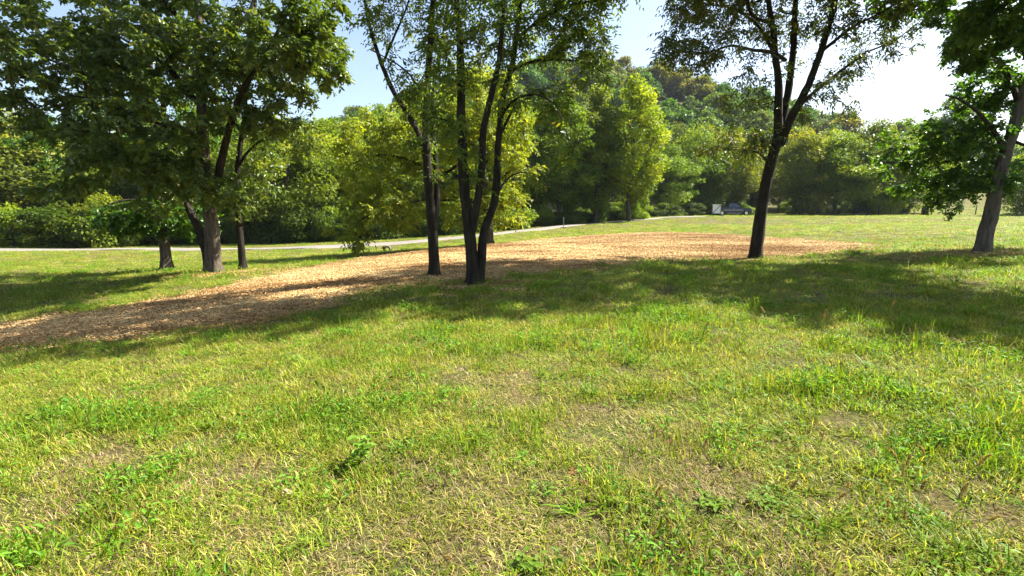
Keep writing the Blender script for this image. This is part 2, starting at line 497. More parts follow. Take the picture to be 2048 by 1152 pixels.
tri = np.array([f for f in res[2] if len(f) == 3], np.int32)
tag(link('mulch_path', raw_mesh('mulch_path', np.c_[mv, mz], tri, M['mulch'], smooth=True)),
    'orange brown wood chip path sweeping across the grass', 'path', kind='structure')

# ------------------------------------------------------------------ scatter by geometry nodes
def scatter(name, P, rot, scl, idx, objs, label, cat):
    lib = bpy.data.collections.new(name + '_pieces')
    for o in objs:
        lib.objects.link(o)
    me = bpy.data.meshes.new(name)
    me.vertices.add(len(P)); me.vertices.foreach_set('co', np.asarray(P, np.float32).ravel())
    a = me.attributes.new('rot', 'FLOAT_VECTOR', 'POINT'); a.data.foreach_set('vector', np.asarray(rot, np.float32).ravel())
    a = me.attributes.new('scl', 'FLOAT_VECTOR', 'POINT'); a.data.foreach_set('vector', np.asarray(scl, np.float32).ravel())
    a = me.attributes.new('idx', 'INT', 'POINT'); a.data.foreach_set('value', np.asarray(idx, np.int32))
    o = link(name, me)
    ng = bpy.data.node_groups.new(name + '_scatter', 'GeometryNodeTree')
    ng.interface.new_socket('Geometry', in_out='INPUT', socket_type='NodeSocketGeometry')
    ng.interface.new_socket('Geometry', in_out='OUTPUT', socket_type='NodeSocketGeometry')
    n = ng.nodes
    gi, go = n.new('NodeGroupInput'), n.new('NodeGroupOutput')
    ci = n.new('GeometryNodeCollectionInfo'); ci.inputs['Collection'].default_value = lib
    ci.inputs['Separate Children'].default_value = True; ci.inputs['Reset Children'].default_value = True
    ip = n.new('GeometryNodeInstanceOnPoints'); ip.inputs['Pick Instance'].default_value = True
    def na(nm, t):
        k = n.new('GeometryNodeInputNamedAttribute'); k.data_type = t; k.inputs['Name'].default_value = nm
        return k.outputs['Attribute']
    e2r = n.new('FunctionNodeEulerToRotation')
    L = ng.links.new
    L(gi.outputs[0], ip.inputs['Points']); L(ci.outputs[0], ip.inputs['Instance'])
    L(na('idx', 'INT'), ip.inputs['Instance Index'])
    L(na('rot', 'FLOAT_VECTOR'), e2r.inputs[0]); L(e2r.outputs[0], ip.inputs['Rotation'])
    L(na('scl', 'FLOAT_VECTOR'), ip.inputs['Scale'])
    L(ip.outputs[0], go.inputs[0])
    md_ = o.modifiers.new('scatter', 'NODES'); md_.node_group = ng
    return tag(o, label, cat, kind='stuff')

def blades(n, rad, hmin, hmax, w, lean, seed, arch=0.5, segs=3, tint=(0, 1)):
    """a tuft of bent, tapering grass blades"""
    g = np.random.default_rng(seed)
    r = rad * np.sqrt(g.random(n)); a = g.random(n) * 2 * math.pi
    base = np.c_[r * np.cos(a), r * np.sin(a), np.full(n, -0.01)]
    az = g.random(n) * 2 * math.pi
    L = hmin + (hmax - hmin) * g.random(n) ** 1.5
    th0 = np.abs(g.normal(0, lean, n)); bend = np.abs(g.normal(arch, arch * 0.5, n))
    dirh = np.c_[np.cos(az), np.sin(az)]; side = np.c_[-np.sin(az + g.normal(0, .6, n)), np.cos(az), np.zeros(n)]
    side /= np.linalg.norm(side, axis=1, keepdims=True)
    ww = w * g.uniform(0.6, 1.4, n)
    V = np.zeros((n, segs * 2 + 1, 3)); p = base.copy()
    for s in range(segs + 1):
        t = s / segs
        wd = ww * (1 - t ** 1.8) * (0.75 + 0.5 * min(t * 3, 1)) * 0.5
        if s < segs:
            V[:, 2 * s] = p - side * wd[:, None]; V[:, 2 * s + 1] = p + side * wd[:, None]
        else: V[:, 2 * s] = p
        th = th0 + bend * (t + 0.15) * 1.6
        st = (L / segs)[:, None]
        p = p + np.c_[dirh * np.sin(th)[:, None], np.cos(th)] * st
        p[:, 2] = np.maximum(p[:, 2], 0.006)
    k = segs * 2 + 1
    off = (np.arange(n) * k)[:, None]
    qs = [off + np.array([2 * s, 2 * s + 1, 2 * s + 3, 2 * s + 2]) for s in range(segs - 1)]
    q = np.concatenate(qs) if qs else np.zeros((0, 4), int)
    t3 = off + np.array([2 * segs - 2, 2 * segs - 1, 2 * segs])
    tn = tint[0] + (tint[1] - tint[0]) * g.random(n)
    return V.reshape(-1, 3), q, t3, np.repeat(tn, k)
def lib_obj(name, me):
    return bpy.data.objects.new(name, me)

def grass_mat(name, stops, trans=0.46, rough=0.45, spec=0.10):
    m = leaf_mat(name, stops, trans=trans, tcol=(1.25, 1.2, 0.55), rough=rough, spec=spec)
    nt = m.node_tree
    # every clump its own shade of green
    oi = N(nt, 'ShaderNodeObjectInfo')
    hs = N(nt, 'ShaderNodeHueSaturation')
    r = [x for x in nt.nodes if x.type == 'VALTORGB'][0]
    mr = N(nt, 'ShaderNodeMapRange'); mr.inputs[3].default_value = 0.475; mr.inputs[4].default_value = 0.515
    mv_ = N(nt, 'ShaderNodeMapRange'); mv_.inputs[3].default_value = 0.72; mv_.inputs[4].default_value = 1.3
    nt.links.new(oi.outputs['Random'], mr.inputs[0]); nt.links.new(oi.outputs['Random'], mv_.inputs[0])
    for l in list(nt.links):
        if l.from_node == r:
            ts = l.to_socket; nt.links.remove(l); nt.links.new(hs.outputs[0], ts)
    nt.links.new(r.outputs[0], hs.inputs['Color']); nt.links.new(mr.outputs[0], hs.inputs['Hue']); nt.links.new(mv_.outputs[0], hs.inputs['Value'])
    return m
M['grass'] = grass_mat('grass_blade', [(0.0, (0.097, 0.170, 0.012)), (0.45, (0.183, 0.266, 0.018)), (0.75, (0.297, 0.339, 0.033)), (0.9, (0.437, 0.396, 0.077)), (1.0, (0.574, 0.464, 0.175))])
M['grass_lush'] = grass_mat('grass_lush', [(0.0, (0.068, 0.153, 0.010)), (0.6, (0.138, 0.243, 0.015)), (1.0, (0.264, 0.339, 0.026))])
M['grass_pale'] = grass_mat('grass_pale', [(0.0, (0.218, 0.294, 0.023)), (0.5, (0.343, 0.373, 0.041)), (1.0, (0.505, 0.430, 0.113))])
M['straw'] = grass_mat('straw', [(0.0, (0.13, 0.09, 0.032)), (0.5, (0.29, 0.22, 0.085)), (1.0, (0.45, 0.37, 0.17))], trans=0.2, rough=0.6, spec=0.3)
M['weed'] = grass_mat('weed_leaf', [(0.0, (0.066, 0.162, 0.016)), (0.6, (0.113, 0.231, 0.022)), (1.0, (0.188, 0.311, 0.034))])

TUFTS = []
def add_tuft(parts, mats):
    V, Fs, T, MI, n = [], [], [], [], 0
    for k, (v, q, t3, tn) in enumerate(parts):
        V.append(v); T.append(tn)
        Fs.append((q + n, t3 + n, k)); n += len(v)
    quads = np.concatenate([f[0] for f in Fs]); tris = np.concatenate([f[1] for f in Fs])
    mi = np.concatenate([np.full(len(f[0]), f[2]) for f in Fs] + [np.full(len(f[1]), f[2]) for f in Fs])
    me = raw_mesh('grass_tuft', np.concatenate(V), [quads, tris], mats, tint=np.concatenate(T), matidx=mi)
    TUFTS.append(lib_obj('grass_tuft.%03d' % len(TUFTS), me))
# 0-5 ordinary lawn, 6-8 lush, 9-11 pale/long, 12-14 straw, 15-17 small-leaved weeds, 18-19 tall arching
for k in range(6):
    add_tuft([blades(72, .17, .025, .115, .0050, .75, 100 + k, 0.65), blades(12, .17, .03, .09, .0038, 1.0, 130 + k, 0.4, tint=(.3, 1))], [M['grass'], M['straw']])
for k in range(3):
    add_tuft([blades(66, .16, .03, .13, .0058, .75, 200 + k, 0.65), blades(10, .16, .04, .09, .004, .9, 230 + k, .4)], [M['grass_lush'], M['straw']])
for k in range(3):
    add_tuft([blades(48, .16, .03, .14, .0052, .85, 300 + k, 0.75), blades(26, .17, .03, .1, .004, .9, 330 + k, .4)], [M['grass_pale'], M['straw']])
for k in range(3):
    add_tuft([blades(110, .18, .025, .095, .0026, 1.05, 400 + k, 0.5, tint=(0, 1)), blades(14, .17, .03, .10, .0050, .7, 430 + k, .5)], [M['straw'], M['grass']])
def weed_tuft(n, rad, size, seed):
    g = np.random.default_rng(seed)
    V, q, T = [], [], []
    for i in range(n):
        a = g.random() * 6.283; r = rad * math.sqrt(g.random()); L = size * g.uniform(.6, 1.3); w = L * g.uniform(.32, .5)
        az = g.random() * 6.283; el = g.uniform(0.0, .7); z0 = g.uniform(.01, .07)
        b = np.array((r * math.cos(a), r * math.sin(a), z0)); d = np.array((math.cos(az) * math.cos(el), math.sin(az) * math.cos(el), math.sin(el)))
        s = np.array((-math.sin(az), math.cos(az), g.normal(0, .25)))
        n_ = np.cross(d, s)
        P = [b, b + d * L * .35 + s * w * .5 + n_ * w * .12, b + d * L * .72 + s * w * .38 + n_ * w * .08, b + d * L - n_ * L * .12, b + d * L * .72 - s * w * .38 + n_ * w * .08, b + d * L * .35 - s * w * .5 + n_ * w * .12]
        o = 6 * i
        V += P; q += [(o, o + 1, o + 2, o + 3), (o, o + 3, o + 4, o + 5)]; T += [g.random()] * 6
    return np.array(V), np.array(q), np.zeros((0, 3), int), np.array(T)
for k in range(3):
    add_tuft([weed_tuft(26, .13, .038, 500 + k), blades(24, .16, .03, .10, .005, .5, 530 + k, .5)], [M['weed'], M['grass']])
for k in range(2):
    add_tuft([blades(8, .07, .14, .30, .0080, .55, 600 + k, 0.75, segs=5, tint=(0, .6)), blades(30, .15, .04, .13, .006, .5, 630 + k, .6)], [M['grass'], M['grass_lush']])

for k in range(3):   # 20-22 coarse crabgrass: broad blades sprawling from a crown
    add_tuft([blades(26, .05, .08, .22, .0095, .95, 650 + k, 0.55, segs=4, tint=(0, .75)), blades(20, .12, .03, .10, .005, .8, 680 + k, .6)], [M['grass_lush'] if k else M['grass'], M['grass']])
# tan worn patches and lush patches measured in the photograph: pixel, radius in metres
tan_px = [(470, 950, .45), (430, 1010, .35), (250, 920, .4), (880, 1000, .45), (1290, 960, .45), (1470, 1000, .4), (1500, 1080, .45), (1050, 1070, .5), (1250, 1090, .5), (1180, 970, .35), (60, 1040, .35), (520, 1060, .3), (1260, 860, .5),
          (1330, 1010, .4), (1440, 950, .3), (780, 930, .3), (1000, 760, .8), (750, 1120, .3), (920, 1130, .35)]
tan_c = np.array([np.append(gpt(a, b)[:2], r) for a, b, r in tan_px])
def tan_mask(x, y):
    t = np.zeros(np.shape(x))
    for cx, cy_, r in tan_c:
        t = np.maximum(t, np.exp(-((x - cx) ** 2 + (y - cy_) ** 2) / (r * r * .72)))
    return np.clip(t * (.35 + 1.3 * ss(.36, .58, fbm(x * 2.6, y * 2.6, 83, 3))), 0, 1)
road_d = None
def make_grass():
    P, S, I = [], [], []
    g = np.random.default_rng(77)
    # (depth range, clumps per square metre, size)
    for y0, y1, dens, sz, wz in [(0.7, 4.5, 185, 0.92, 1.0), (4.5, 8, 115, 1.0, 1.15), (8, 14, 46, 1.25, 1.6), (14, 24, 20, 1.6, 2.2), (24, 45, 6.5, 2.2, 3.4), (45, 100, 1.7, 3.6, 5.5), (100, 165, .5, 5.5, 8.0)]:
        xm = 1.18 * y1 + 1.2
        n = int(dens * 2 * xm * (y1 - y0))
        x = g.uniform(-xm, xm, n); y = g.uniform(y0, y1, n)
        k = np.abs(x) < 1.18 * y + 1.2
        x, y = x[k], y[k]
        ok = np.ones(len(x), bool)
        if y1 > 4:
            inside = in_poly(x, y, poly); dE = poly_dist(x, y, poly)
            ok &= ~(inside & (dE > g.exponential(0.10, len(x)))) & ~((dE < 0.25) & (g.random(len(x)) < .35))
        if y1 > 24:
            dr = np.full(len(x), 1e9)
            for q in road_mid[::1]: dr = np.minimum(dr, (x - q[0]) ** 2 + (y - q[1]) ** 2)
            ok &= dr > (W_ROAD / 2 + 0.25 * wz ** .5) ** 2
        tm = tan_mask(x, y) if y0 < 8 else np.zeros(len(x))
        nz = fbm(x * .55, y * .55, 41, 3); nz2 = fbm(x * 1.7, y * 1.7, 47, 2); nz3 = fbm(x * .12, y * .12, 53, 2)
        ok &= g.random(len(x)) > np.maximum(tm * .55, .6 * ss(.57, .68, fbm(x * 3.1, y * 3.1, 87, 2)))
        x, y, tm, nz, nz2, nz3 = [k_[ok] for k_ in (x, y, tm, nz, nz2, nz3)]
        m = len(x); u = g.random(m)
        idx = g.integers(0, 6, m)
        rightside = ss(-1.0, 4.0, x - 0.15 * y)
        lush = ss(.50, .66, nz2 * .6 + nz * .4 + .10 * rightside)
        if y0 >= 7: lush = np.maximum(lush, .35 + 0 * lush)
        sel = u < lush * .62; idx[sel] = 6 + g.integers(0, 3, sel.sum())
        u = g.random(m)
        sel = u < (.19 + .04 * rightside if y0 < 20 else .34 + 0 * x); idx[sel] = 9 + g.integers(0, 3, sel.sum())
        u = g.random(m)
        straw = np.clip(tm * .66 + (.08 if y0 < 8 else .08) * ss(.42, .62, 1 - nz), 0, .93)
        sel = u < straw; idx[sel] = 12 + g.integers(0, 3, sel.sum())
        u = g.random(m)
        sel = (u < .09 + .22 * ss(.56, .66, nz2)) & (tm < .5); idx[sel] = 15 + g.integers(0, 3, sel.sum())
        u = g.random(m)
        sel = (u < (.010 + .014 * rightside)) & (tm < .6); idx[sel] = 18 + g.integers(0, 2, sel.sum())
        u = g.random(m)
        sel = (u < (.05 + .09 * rightside) * (1 if y0 < 8 else .5)) & (tm < .35); idx[sel] = 20 + g.integers(0, 3, sel.sum())
        z = ground(x, y)
        hgt = np.where(y > 20, .75, 1.0) * (0.45 + .55 * nz + .75 * ss(.35, .75, nz2)) * (1 - .45 * tm) * np.where(g.random(m) < .06, 1.6, 1.0)
        P.append(np.c_[x, y, z])
        s = sz * g.uniform(.8, 1.2, m)
        S.append(np.c_[s, s, s * hgt / (sz ** .75)])
        I.append(idx)
    for tx_, ty_, tr_ in [(-9.25, 16.0, .32), (-8.8, 16.7, .22), (-1.87, 12.3, .22), (-.78, 10.9, .28), (13.55, 14.4, .36), (7.62, 16.0, .30), (-12.9, 18.9, .30)]:
        a = g.random(26) * 6.283; rr = tr_ * g.uniform(.9, 1.7, 26); x, y = tx_ + rr * np.cos(a), ty_ + rr * np.sin(a)
        P.append(np.c_[x, y, ground(x, y)]); s = g.uniform(.7, 1.2, 26); S.append(np.c_[s, s, s * g.uniform(.7, 1.5, 26)]); I.append(g.choice([0, 2, 6, 7, 12, 15, 18], 26))
    P = np.concatenate(P); S = np.concatenate(S); I = np.concatenate(I)
    n = len(P)
    rot = np.c_[g.normal(0, .06, n), g.normal(0, .06, n), g.random(n) * 6.283]
    print('grass clumps', n)
    scatter('grass', P, rot, S, I, TUFTS, 'rough sunlit meadow grass with straw and weeds covering the slope', 'grass')
make_grass()

# wood chips
M['chip'] = leaf_mat('wood_chip', [(0.0, (0.11, 0.042, 0.014)), (0.25, (0.30, 0.155, 0.05)), (0.58, (0.54, 0.36, 0.14)), (1.0, (0.71, 0.55, 0.28))], trans=0.0, rough=0.85, spec=0.2)
stain(M['chip'], .30, (0.50, 0.40, 0.31))
CHIPS = []
def chip_clump(n, rad, seed):
    g = np.random.default_rng(seed); V, q, T = [], [], []
    for i in range(n):
        a = g.random() * 6.283; r = rad * math.sqrt(g.random())
        L, w, h = .02 + .06 * g.random() ** 2, g.uniform(.006, .016), g.uniform(.003, .007)
        az = g.random() * 6.283; el = g.normal(0, .28); z0 = g.uniform(.0, .025)
        d = np.array((math.cos(az) * math.cos(el), math.sin(az) * math.cos(el), math.sin(el))); s = np.array((-math.sin(az), math.cos(az), g.normal(0, .3)))
        s /= np.linalg.norm(s); n_ = np.cross(d, s); c = np.array((r * math.cos(a), r * math.sin(a), z0))
        P = []
        for kz in (-1, 1):
            for (kx, ky) in ((-1, -1), (1, -.6), (.9, .7), (-.95, 1)):
                P.append(c + d * L / 2 * kx + s * w / 2 * ky + n_ * h / 2 * kz)
        o = 8 * i; V += P
        q += [(o + 4, o + 5, o + 6, o + 7), (o, o + 1, o + 5, o + 4), (o + 1, o + 2, o + 6, o + 5), (o + 2, o + 3, o + 7, o + 6), (o + 3, o, o + 4, o + 7)]
        T += [g.random()] * 8
    return raw_mesh('chip_clump', np.array(V), np.array(q), M['chip'], tint=np.array(T))
for k in range(6): CHIPS.append(lib_obj('chip_clump.%03d' % k, chip_clump(46, .2, 700 + k)))
def make_chips():
    g = np.random.default_rng(5)
    n = 85000
    x = g.uniform(bb0[0], bb1[0], n); y = g.uniform(bb0[1], bb1[1], n)
    dens = np.clip(1.5 - y / 26, .35, 1)
    k = in_poly(x, y, poly) & (g.random(n) < dens * (.45 + .55 * ss(.36, .5, fbm(x * .5, y * 1.1, 61, 3))))
    x, y = x[k], y[k]
    # strays in the grass beside the bed
    i = g.integers(0, len(poly), 1500); xs = poly[i, 0] + g.normal(0, .22, 1500); ys = poly[i, 1] + g.normal(0, .22, 1500)
    for tx_, ty_, tr_, tn_ in [(-9.25, 15.9, .75, 130), (-8.7, 16.3, .5, 50), (-2.0, 12.2, .5, 60), (-.75, 10.9, .55, 80), (13.6, 14.4, .8, 150), (7.7, 15.9, .5, 70), (-13.0, 18.8, .4, 25), (-1.1, 23.8, .7, 50), (11.5, 14.5, .9, 60)]:
        xs = np.append(xs, tx_ + g.normal(0, tr_, tn_)); ys = np.append(ys, ty_ + g.normal(0, tr_ * .8, tn_))
    z = np.concatenate([mulch_z(x, y), ground(xs, ys) + .015])
    x = np.concatenate([x, xs]); y = np.concatenate([y, ys]); m = len(x)
    s = np.clip(.80 + y / 90, .85, 1.15) * g.uniform(.8, 1.3, m)
    print('chips', m)
    scatter('wood_chips', np.c_[x, y, z], np.c_[np.zeros(m), np.zeros(m), g.random(m) * 6.283], np.c_[s, s, s], g.integers(0, 6, m), CHIPS,
            'loose tan and brown wood chips spread over the path', 'wood chips')
make_chips()

# ------------------------------------------------------------------ leaves
LEAF6 = np.array([(0, 0, 0), (.30, .5, .10), (.68, .40, .05), (1, 0, -.12), (.68, -.40, .05), (.30, -.5, .10)])
def leaf_geo(B, D, Nn, L, W):
    """six-point leaves: base points, directions, normals, lengths, widths"""
    D = D / (np.linalg.norm(D, axis=1, keepdims=True) + 1e-9)
    S = np.cross(Nn, D); S /= (np.linalg.norm(S, axis=1, keepdims=True) + 1e-9)
    U = np.cross(D, S)
    n = len(B)
    V = (B[:, None, :] + LEAF6[None, :, 0, None] * (D * L[:, None])[:, None, :] + LEAF6[None, :, 1, None] * (S * W[:, None])[:, None, :]
         + LEAF6[None, :, 2, None] * (U * L[:, None])[:, None, :])
    o = (np.arange(n) * 6)[:, None]
    Qd = np.concatenate([o + np.array([0, 1, 2, 3]), o + np.array([0, 3, 4, 5])])
    return V.reshape(-1, 3), Qd
def leaf4_geo(B, D, Nn, L, W):
    D = D / (np.linalg.norm(D, axis=1, keepdims=True) + 1e-9)
    S = np.cross(Nn, D); S /= (np.linalg.norm(S, axis=1, keepdims=True) + 1e-9)
    U = np.cross(D, S); n = len(B)
    V = np.stack([B, B + D * (L * .45)[:, None] + S * (W * .5)[:, None] + U * (L * .10)[:, None], B + D * L[:, None] - U * (L * .08)[:, None],
                  B + D * (L * .45)[:, None] - S * (W * .5)[:, None] + U * (L * .10)[:, None]], 1)
    return V.reshape(-1, 3), (np.arange(n) * 4)[:, None] + np.array([0, 1, 2, 3])
def unit(v):
    return v / (np.linalg.norm(v, axis=-1, keepdims=True) + 1e-9)

def near_tree(name, label, Y, stems, blobs, leafmat, bark, seed, leaf=(.10, .045), rach=(7, .30, 7), droop=.5, group=None, spray=.9, flare=1.5, minz=.9):
    """stems: list of (points [(px,py,dY)], r0, r1, name).  blobs: (px,py,rx,ry,dY,rY,count) clouds of shoot tips"""
    g = np.random.default_rng(seed)
    p0 = at(*stems[0][0][0][:2], Y)
    root_z = gz(p0[0], p0[1])
    root = empty(name, (p0[0], p0[1], root_z))
    tag(root, label, 'tree', group)
    org = np.array((p0[0], p0[1], root_z))
    SP_, SPar, SR, SD = [], [], [], []
    for k, st in enumerate(stems):
        P = np.array([at(a[0], a[1], Y + a[2]) for a in st[0]])
        R = np.linspace(st[1], st[2], len(P)) if np.ndim(st[1]) == 0 else np.array(st[1])
        if st[3] == 'trunk':
            P[0, 2] = min(P[0, 2], gz(P[0, 0], P[0, 1])) - .12
        pp, rr = smooth_path(P, R, .16, .012, seed + k)
        if st[3] == 'trunk':
            hh = np.linalg.norm(pp - pp[0], axis=1)
            rr = rr * (1 + (flare - 1) * np.exp(-np.maximum(hh - .1, 0) / .16))
        V, Qd = tube(pp, rr, 16, seed + k, .06)
        if st[3] == 'trunk':
            V = V.reshape(len(pp), 16, 3); th = np.linspace(0, 2 * math.pi, 16, endpoint=False)
            lob = (.45 * np.cos(4 * th + seed) + .35 * np.cos(3 * th + 2 * seed) + .2)[None, :] * np.exp(-np.maximum(hh - .08, 0) / .17)[:, None] * (flare - .75)
            V = (pp[:, None] + (V - pp[:, None]) * (1 + np.maximum(lob, -.25))[:, :, None]).reshape(-1, 3)
        o = link(st[3], raw_mesh(st[3], V - org, Qd, bark if st[3] == 'trunk' else M['bark_dark'], smooth=True), root)  # limbs get dark bark to paint in the shade inside the crown
        SP_.append(pp); SR.append(rr)
        dd_ = unit(np.gradient(pp, axis=0)); SD.append(dd_)
    skel = np.concatenate(SP_); srad = np.concatenate(SR); sdir = np.concatenate(SD)
    # shoots must not start from the lowest bole
    ok = (skel[:, 2] - root_z) > 1.6
    skel, srad, sdir = skel[ok], srad[ok], sdir[ok]
    A = []
    for (bx, by, rx, ry, dY, rY, cnt) in blobs:
        c = at(bx, by, Y + dY); sx = abs(at(bx + rx, by, Y + dY)[0] - c[0]); sz = abs(at(bx, by + ry, Y + dY)[2] - c[2])
        q = unit(g.normal(size=(cnt, 3))) * (g.random((cnt, 1)) ** (1 / 2.4))
        A.append(c + q * np.array((sx, rY, sz)))
    A = np.concatenate(A)
    A = A[A[:, 2] > root_z + minz]
    cap = len(skel) + len(A) * 14
    P = np.zeros((cap, 3)); D = np.zeros((cap, 3)); par = np.full(cap, -1); R = np.zeros(cap)
    n = len(skel); P[:n] = skel; D[:n] = sdir; R[:n] = srad
    d0 = np.array([np.min(np.sum((skel - a) ** 2, 1)) for a in A]); A = A[np.argsort(d0)]
    paths = []
    for a in A:
        df = a - P[:n]; d = np.sqrt((df ** 2).sum(1))
        cosang = (df * D[:n]).sum(1) / (d + 1e-6)
        cost = d * (1.25 - .35 * cosang) + .25 * np.maximum(0, P[:n, 2] - a[2])
        j = int(np.argmin(cost)); L = d[j]
        if L < .02: continue
        k = int(np.clip(math.ceil(L / .28), 2, 12))
        ctl = P[j] + D[j] * L * .38 + np.array((0, 0, .10 * L)) + g.normal(0, .06 * L, 3)
        t = np.linspace(0, 1, k + 1)[1:, None]
        pts = (1 - t) ** 2 * P[j] + 2 * t * (1 - t) * ctl + t * t * a + g.normal(0, .018, (k, 3))
        idx = np.arange(n, n + k)
        P[n:n + k] = pts; par[idx[0]] = j; par[idx[1:]] = idx[:-1]
        full = np.vstack([P[j], pts]); D[n:n + k] = unit(np.gradient(full, axis=0))[1:]
        paths.append((j, idx)); n += k
    # thickness from the number of shoots carried
    cnt = np.zeros(n); ns = len(skel)
    for j, idx in paths: cnt[idx[-1]] += 1
    for i in range(n - 1, ns - 1, -1):
        if par[i] >= 0: cnt[par[i]] += cnt[i]
    rad = .0042 * np.maximum(cnt, 1) ** .46
    TV, TQ, off = [], [], 0
    for j, idx in paths:
        pts = np.vstack([P[j], P[idx]]); r0 = rad[idx[0]]
        rr = np.append(min(r0, R[j] if j < ns else rad[j]), rad[idx])
        V, Qd = tube(pts, rr, 5 if r0 > .012 else 3)
        TV.append(V); TQ.append(Qd + off); off += len(V)
    # leaf sprays on the outer part of each shoot
    nr, rl, nl = rach
    T_start, T_dir = [], []
    for j, idx in paths:
        m = max(2, int(nr * g.uniform(.6, 1.4)))
        seg = np.vstack([P[j], P[idx]])
        u = 1 - g.random(m) ** 1.3 * min(1.0, spray / (len(idx) * .28))
        f = u * (len(seg) - 1); i0 = np.minimum(f.astype(int), len(seg) - 2); fr = (f - i0)[:, None]
        T_start.append(seg[i0] * (1 - fr) + seg[i0 + 1] * fr)
        T_dir.append(np.repeat(D[idx[-1]][None], m, 0))
    S0 = np.concatenate(T_start); SD_ = np.concatenate(T_dir); m = len(S0)
    rd = unit(SD_ * .55 + g.normal(0, .75, (m, 3)) * np.array((1, 1, .6)) + np.array((0, 0, -droop * .55)))
    RL = rl * g.uniform(.6, 1.3, m)
    t = (np.arange(nl) + .6) / nl
    pos = S0[:, None, :] + rd[:, None, :] * (RL[:, None] * t[None, :])[:, :, None] + np.array((0, 0, -1.0)) * (droop * .30 * RL[:, None] * t[None, :] ** 2)[:, :, None]
    side = unit(np.cross(rd, np.array((0, 0, 1.0)) + g.normal(0, .35, (m, 3))))
    sgn = np.where(np.arange(nl) % 2 == 0, 1.0, -1.0)[None, :, None]
    ld = rd[:, None, :] * .65 + side[:, None, :] * sgn * .8 + np.array((0, 0, -droop * .7)) + g.normal(0, .28, (m, nl, 3))
    nn = np.cross(side, rd)[:, None, :] + g.normal(0, .45, (m, nl, 3))
    nn = np.where(nn[..., 2:3] < 0, -nn, nn)
    k = m * nl
    keep = g.random(k) < .93
    LL = leaf[0] * g.uniform(.45, 1.35, k); LW = leaf[1] * g.uniform(.7, 1.2, k)
    B = pos.reshape(-1, 3)[keep]
    V, Qd = leaf_geo(B, ld.reshape(-1, 3)[keep], nn.reshape(-1, 3)[keep], LL[keep], LW[keep])
    clump = np.repeat(g.random(m), nl)[keep]
    tn = np.clip(.6 * clump + .4 * g.random(keep.sum()), 0, 1)
    cr = link('crown', raw_mesh('crown', V - org, Qd, leafmat, tint=np.repeat(tn, 6)), root)
    tw = tag(link('twigs', raw_mesh('twigs', np.concatenate(TV) - org, np.concatenate(TQ), M['bark_dark'], smooth=True), cr), kind='stuff')
    print(name, 'shoots', len(paths), 'leaves', keep.sum())
    return root

M['leaf_oak'] = leaf_mat('leaf_broad_dark', [(0, (0.054, 0.095, 0.017)), (.5, (0.097, 0.150, 0.024)), (.85, (0.157, 0.195, 0.030)), (1, (0.281, 0.250, 0.038))], trans=.38, tcol=(1.45, 1.45, .45), rough=.32, spec=.4)
M['leaf_ash'] = leaf_mat('leaf_ash', [(0, (0.052, 0.105, 0.016)), (.5, (0.105, 0.170, 0.024)), (.88, (0.18, 0.225, 0.030)), (.97, (0.36, 0.27, 0.034)), (1, (0.42, 0.17, 0.025))], trans=.46, tcol=(1.5, 1.45, .45), rough=.4, spec=.35)
M['leaf_yellow'] = leaf_mat('leaf_yellow_green', [(0, (0.105, 0.165, 0.017)), (.5, (0.205, 0.255, 0.022)), (1, (0.37, 0.36, 0.032))], trans=.5, tcol=(1.4, 1.4, .5), rough=.45, spec=.25)
M['leaf_olive'] = leaf_mat('leaf_bronze', [(0, (0.036, 0.064, 0.014)), (.5, (0.066, 0.105, 0.019)), (.85, (0.13, 0.15, 0.025)), (1, (0.25, 0.18, 0.028))], trans=.38, tcol=(1.45, 1.4, .45), rough=.38, spec=.35)
M['leaf_maple'] = leaf_mat('leaf_maple', [(0, (0.028, 0.070, 0.012)), (.6, (0.060, 0.135, 0.017)), (1, (0.14, 0.22, 0.019))], trans=.48, tcol=(1.45, 1.5, .4), rough=.35, spec=.35)

# --- the left group
near_tree('oak_tree', 'big leaning-limbed tree with pale trunk between the thin trunk and the dark leaning stem', 16.0, [
    ([(428, 548, 0), (425, 480, 0), (418, 410, 0), (409, 330, 0), (405, 240, .1), (402, 150, .2), (399, 60, .3), (392, -60, .6), (385, -190, .9)], .235, .07, 'trunk'),
    ([(422, 400, 0), (438, 345, -.2), (452, 280, -.4), (468, 225, -.6), (495, 165, -.9), (540, 95, -1.2), (580, 10, -1.6)], .13, .035, 'limb'),
    ([(406, 300, 0), (385, 268, -.5), (345, 252, -1), (290, 238, -1.6), (215, 205, -2.2), (140, 190, -2.8)], .11, .02, 'limb'),
    ([(402, 170, .2), (440, 95, .8), (500, 20, 1.3), (540, -80, 1.8)], .10, .03, 'limb'),
    ([(400, 110, .2), (360, 40, -.6), (300, -30, -1.4), (230, -120, -2.2)], .10, .03, 'limb'),
    ([(403, 215, .1), (330, 130, 1), (250, 80, 1.8), (140, 20, 2.4)], .09, .02, 'limb'),
], [(560, 110, 150, 105, -.8, 2.0, 140), (640, 70, 75, 90, -1.2, 1.4, 52), (390, 90, 170, 115, 0, 2.6, 142), (220, 110, 150, 120, -.6, 2.4, 117), (90, 100, 130, 120, -1.5, 2.2, 93),
    (20, 190, 85, 80, -2.2, 1.5, 43), (270, 265, 150, 70, -1.5, 1.6, 93), (500, 220, 110, 60, -.5, 1.4, 43), (340, 345, 90, 45, -.6, 1.2, 43), (200, 320, 85, 50, -2, 1.2, 34), (120, 370, 55, 25, -2.2, .8, 11),
    (420, 380, 70, 40, -.6, 1.0, 18), (430, -140, 330, 170, .3, 3.4, 190), (120, -120, 260, 150, -.8, 3.0, 105)],
    M['leaf_oak'], M['bark_grey'], 21, leaf=(.135, .075), rach=(10, .28, 8), droop=.45, spray=.4)
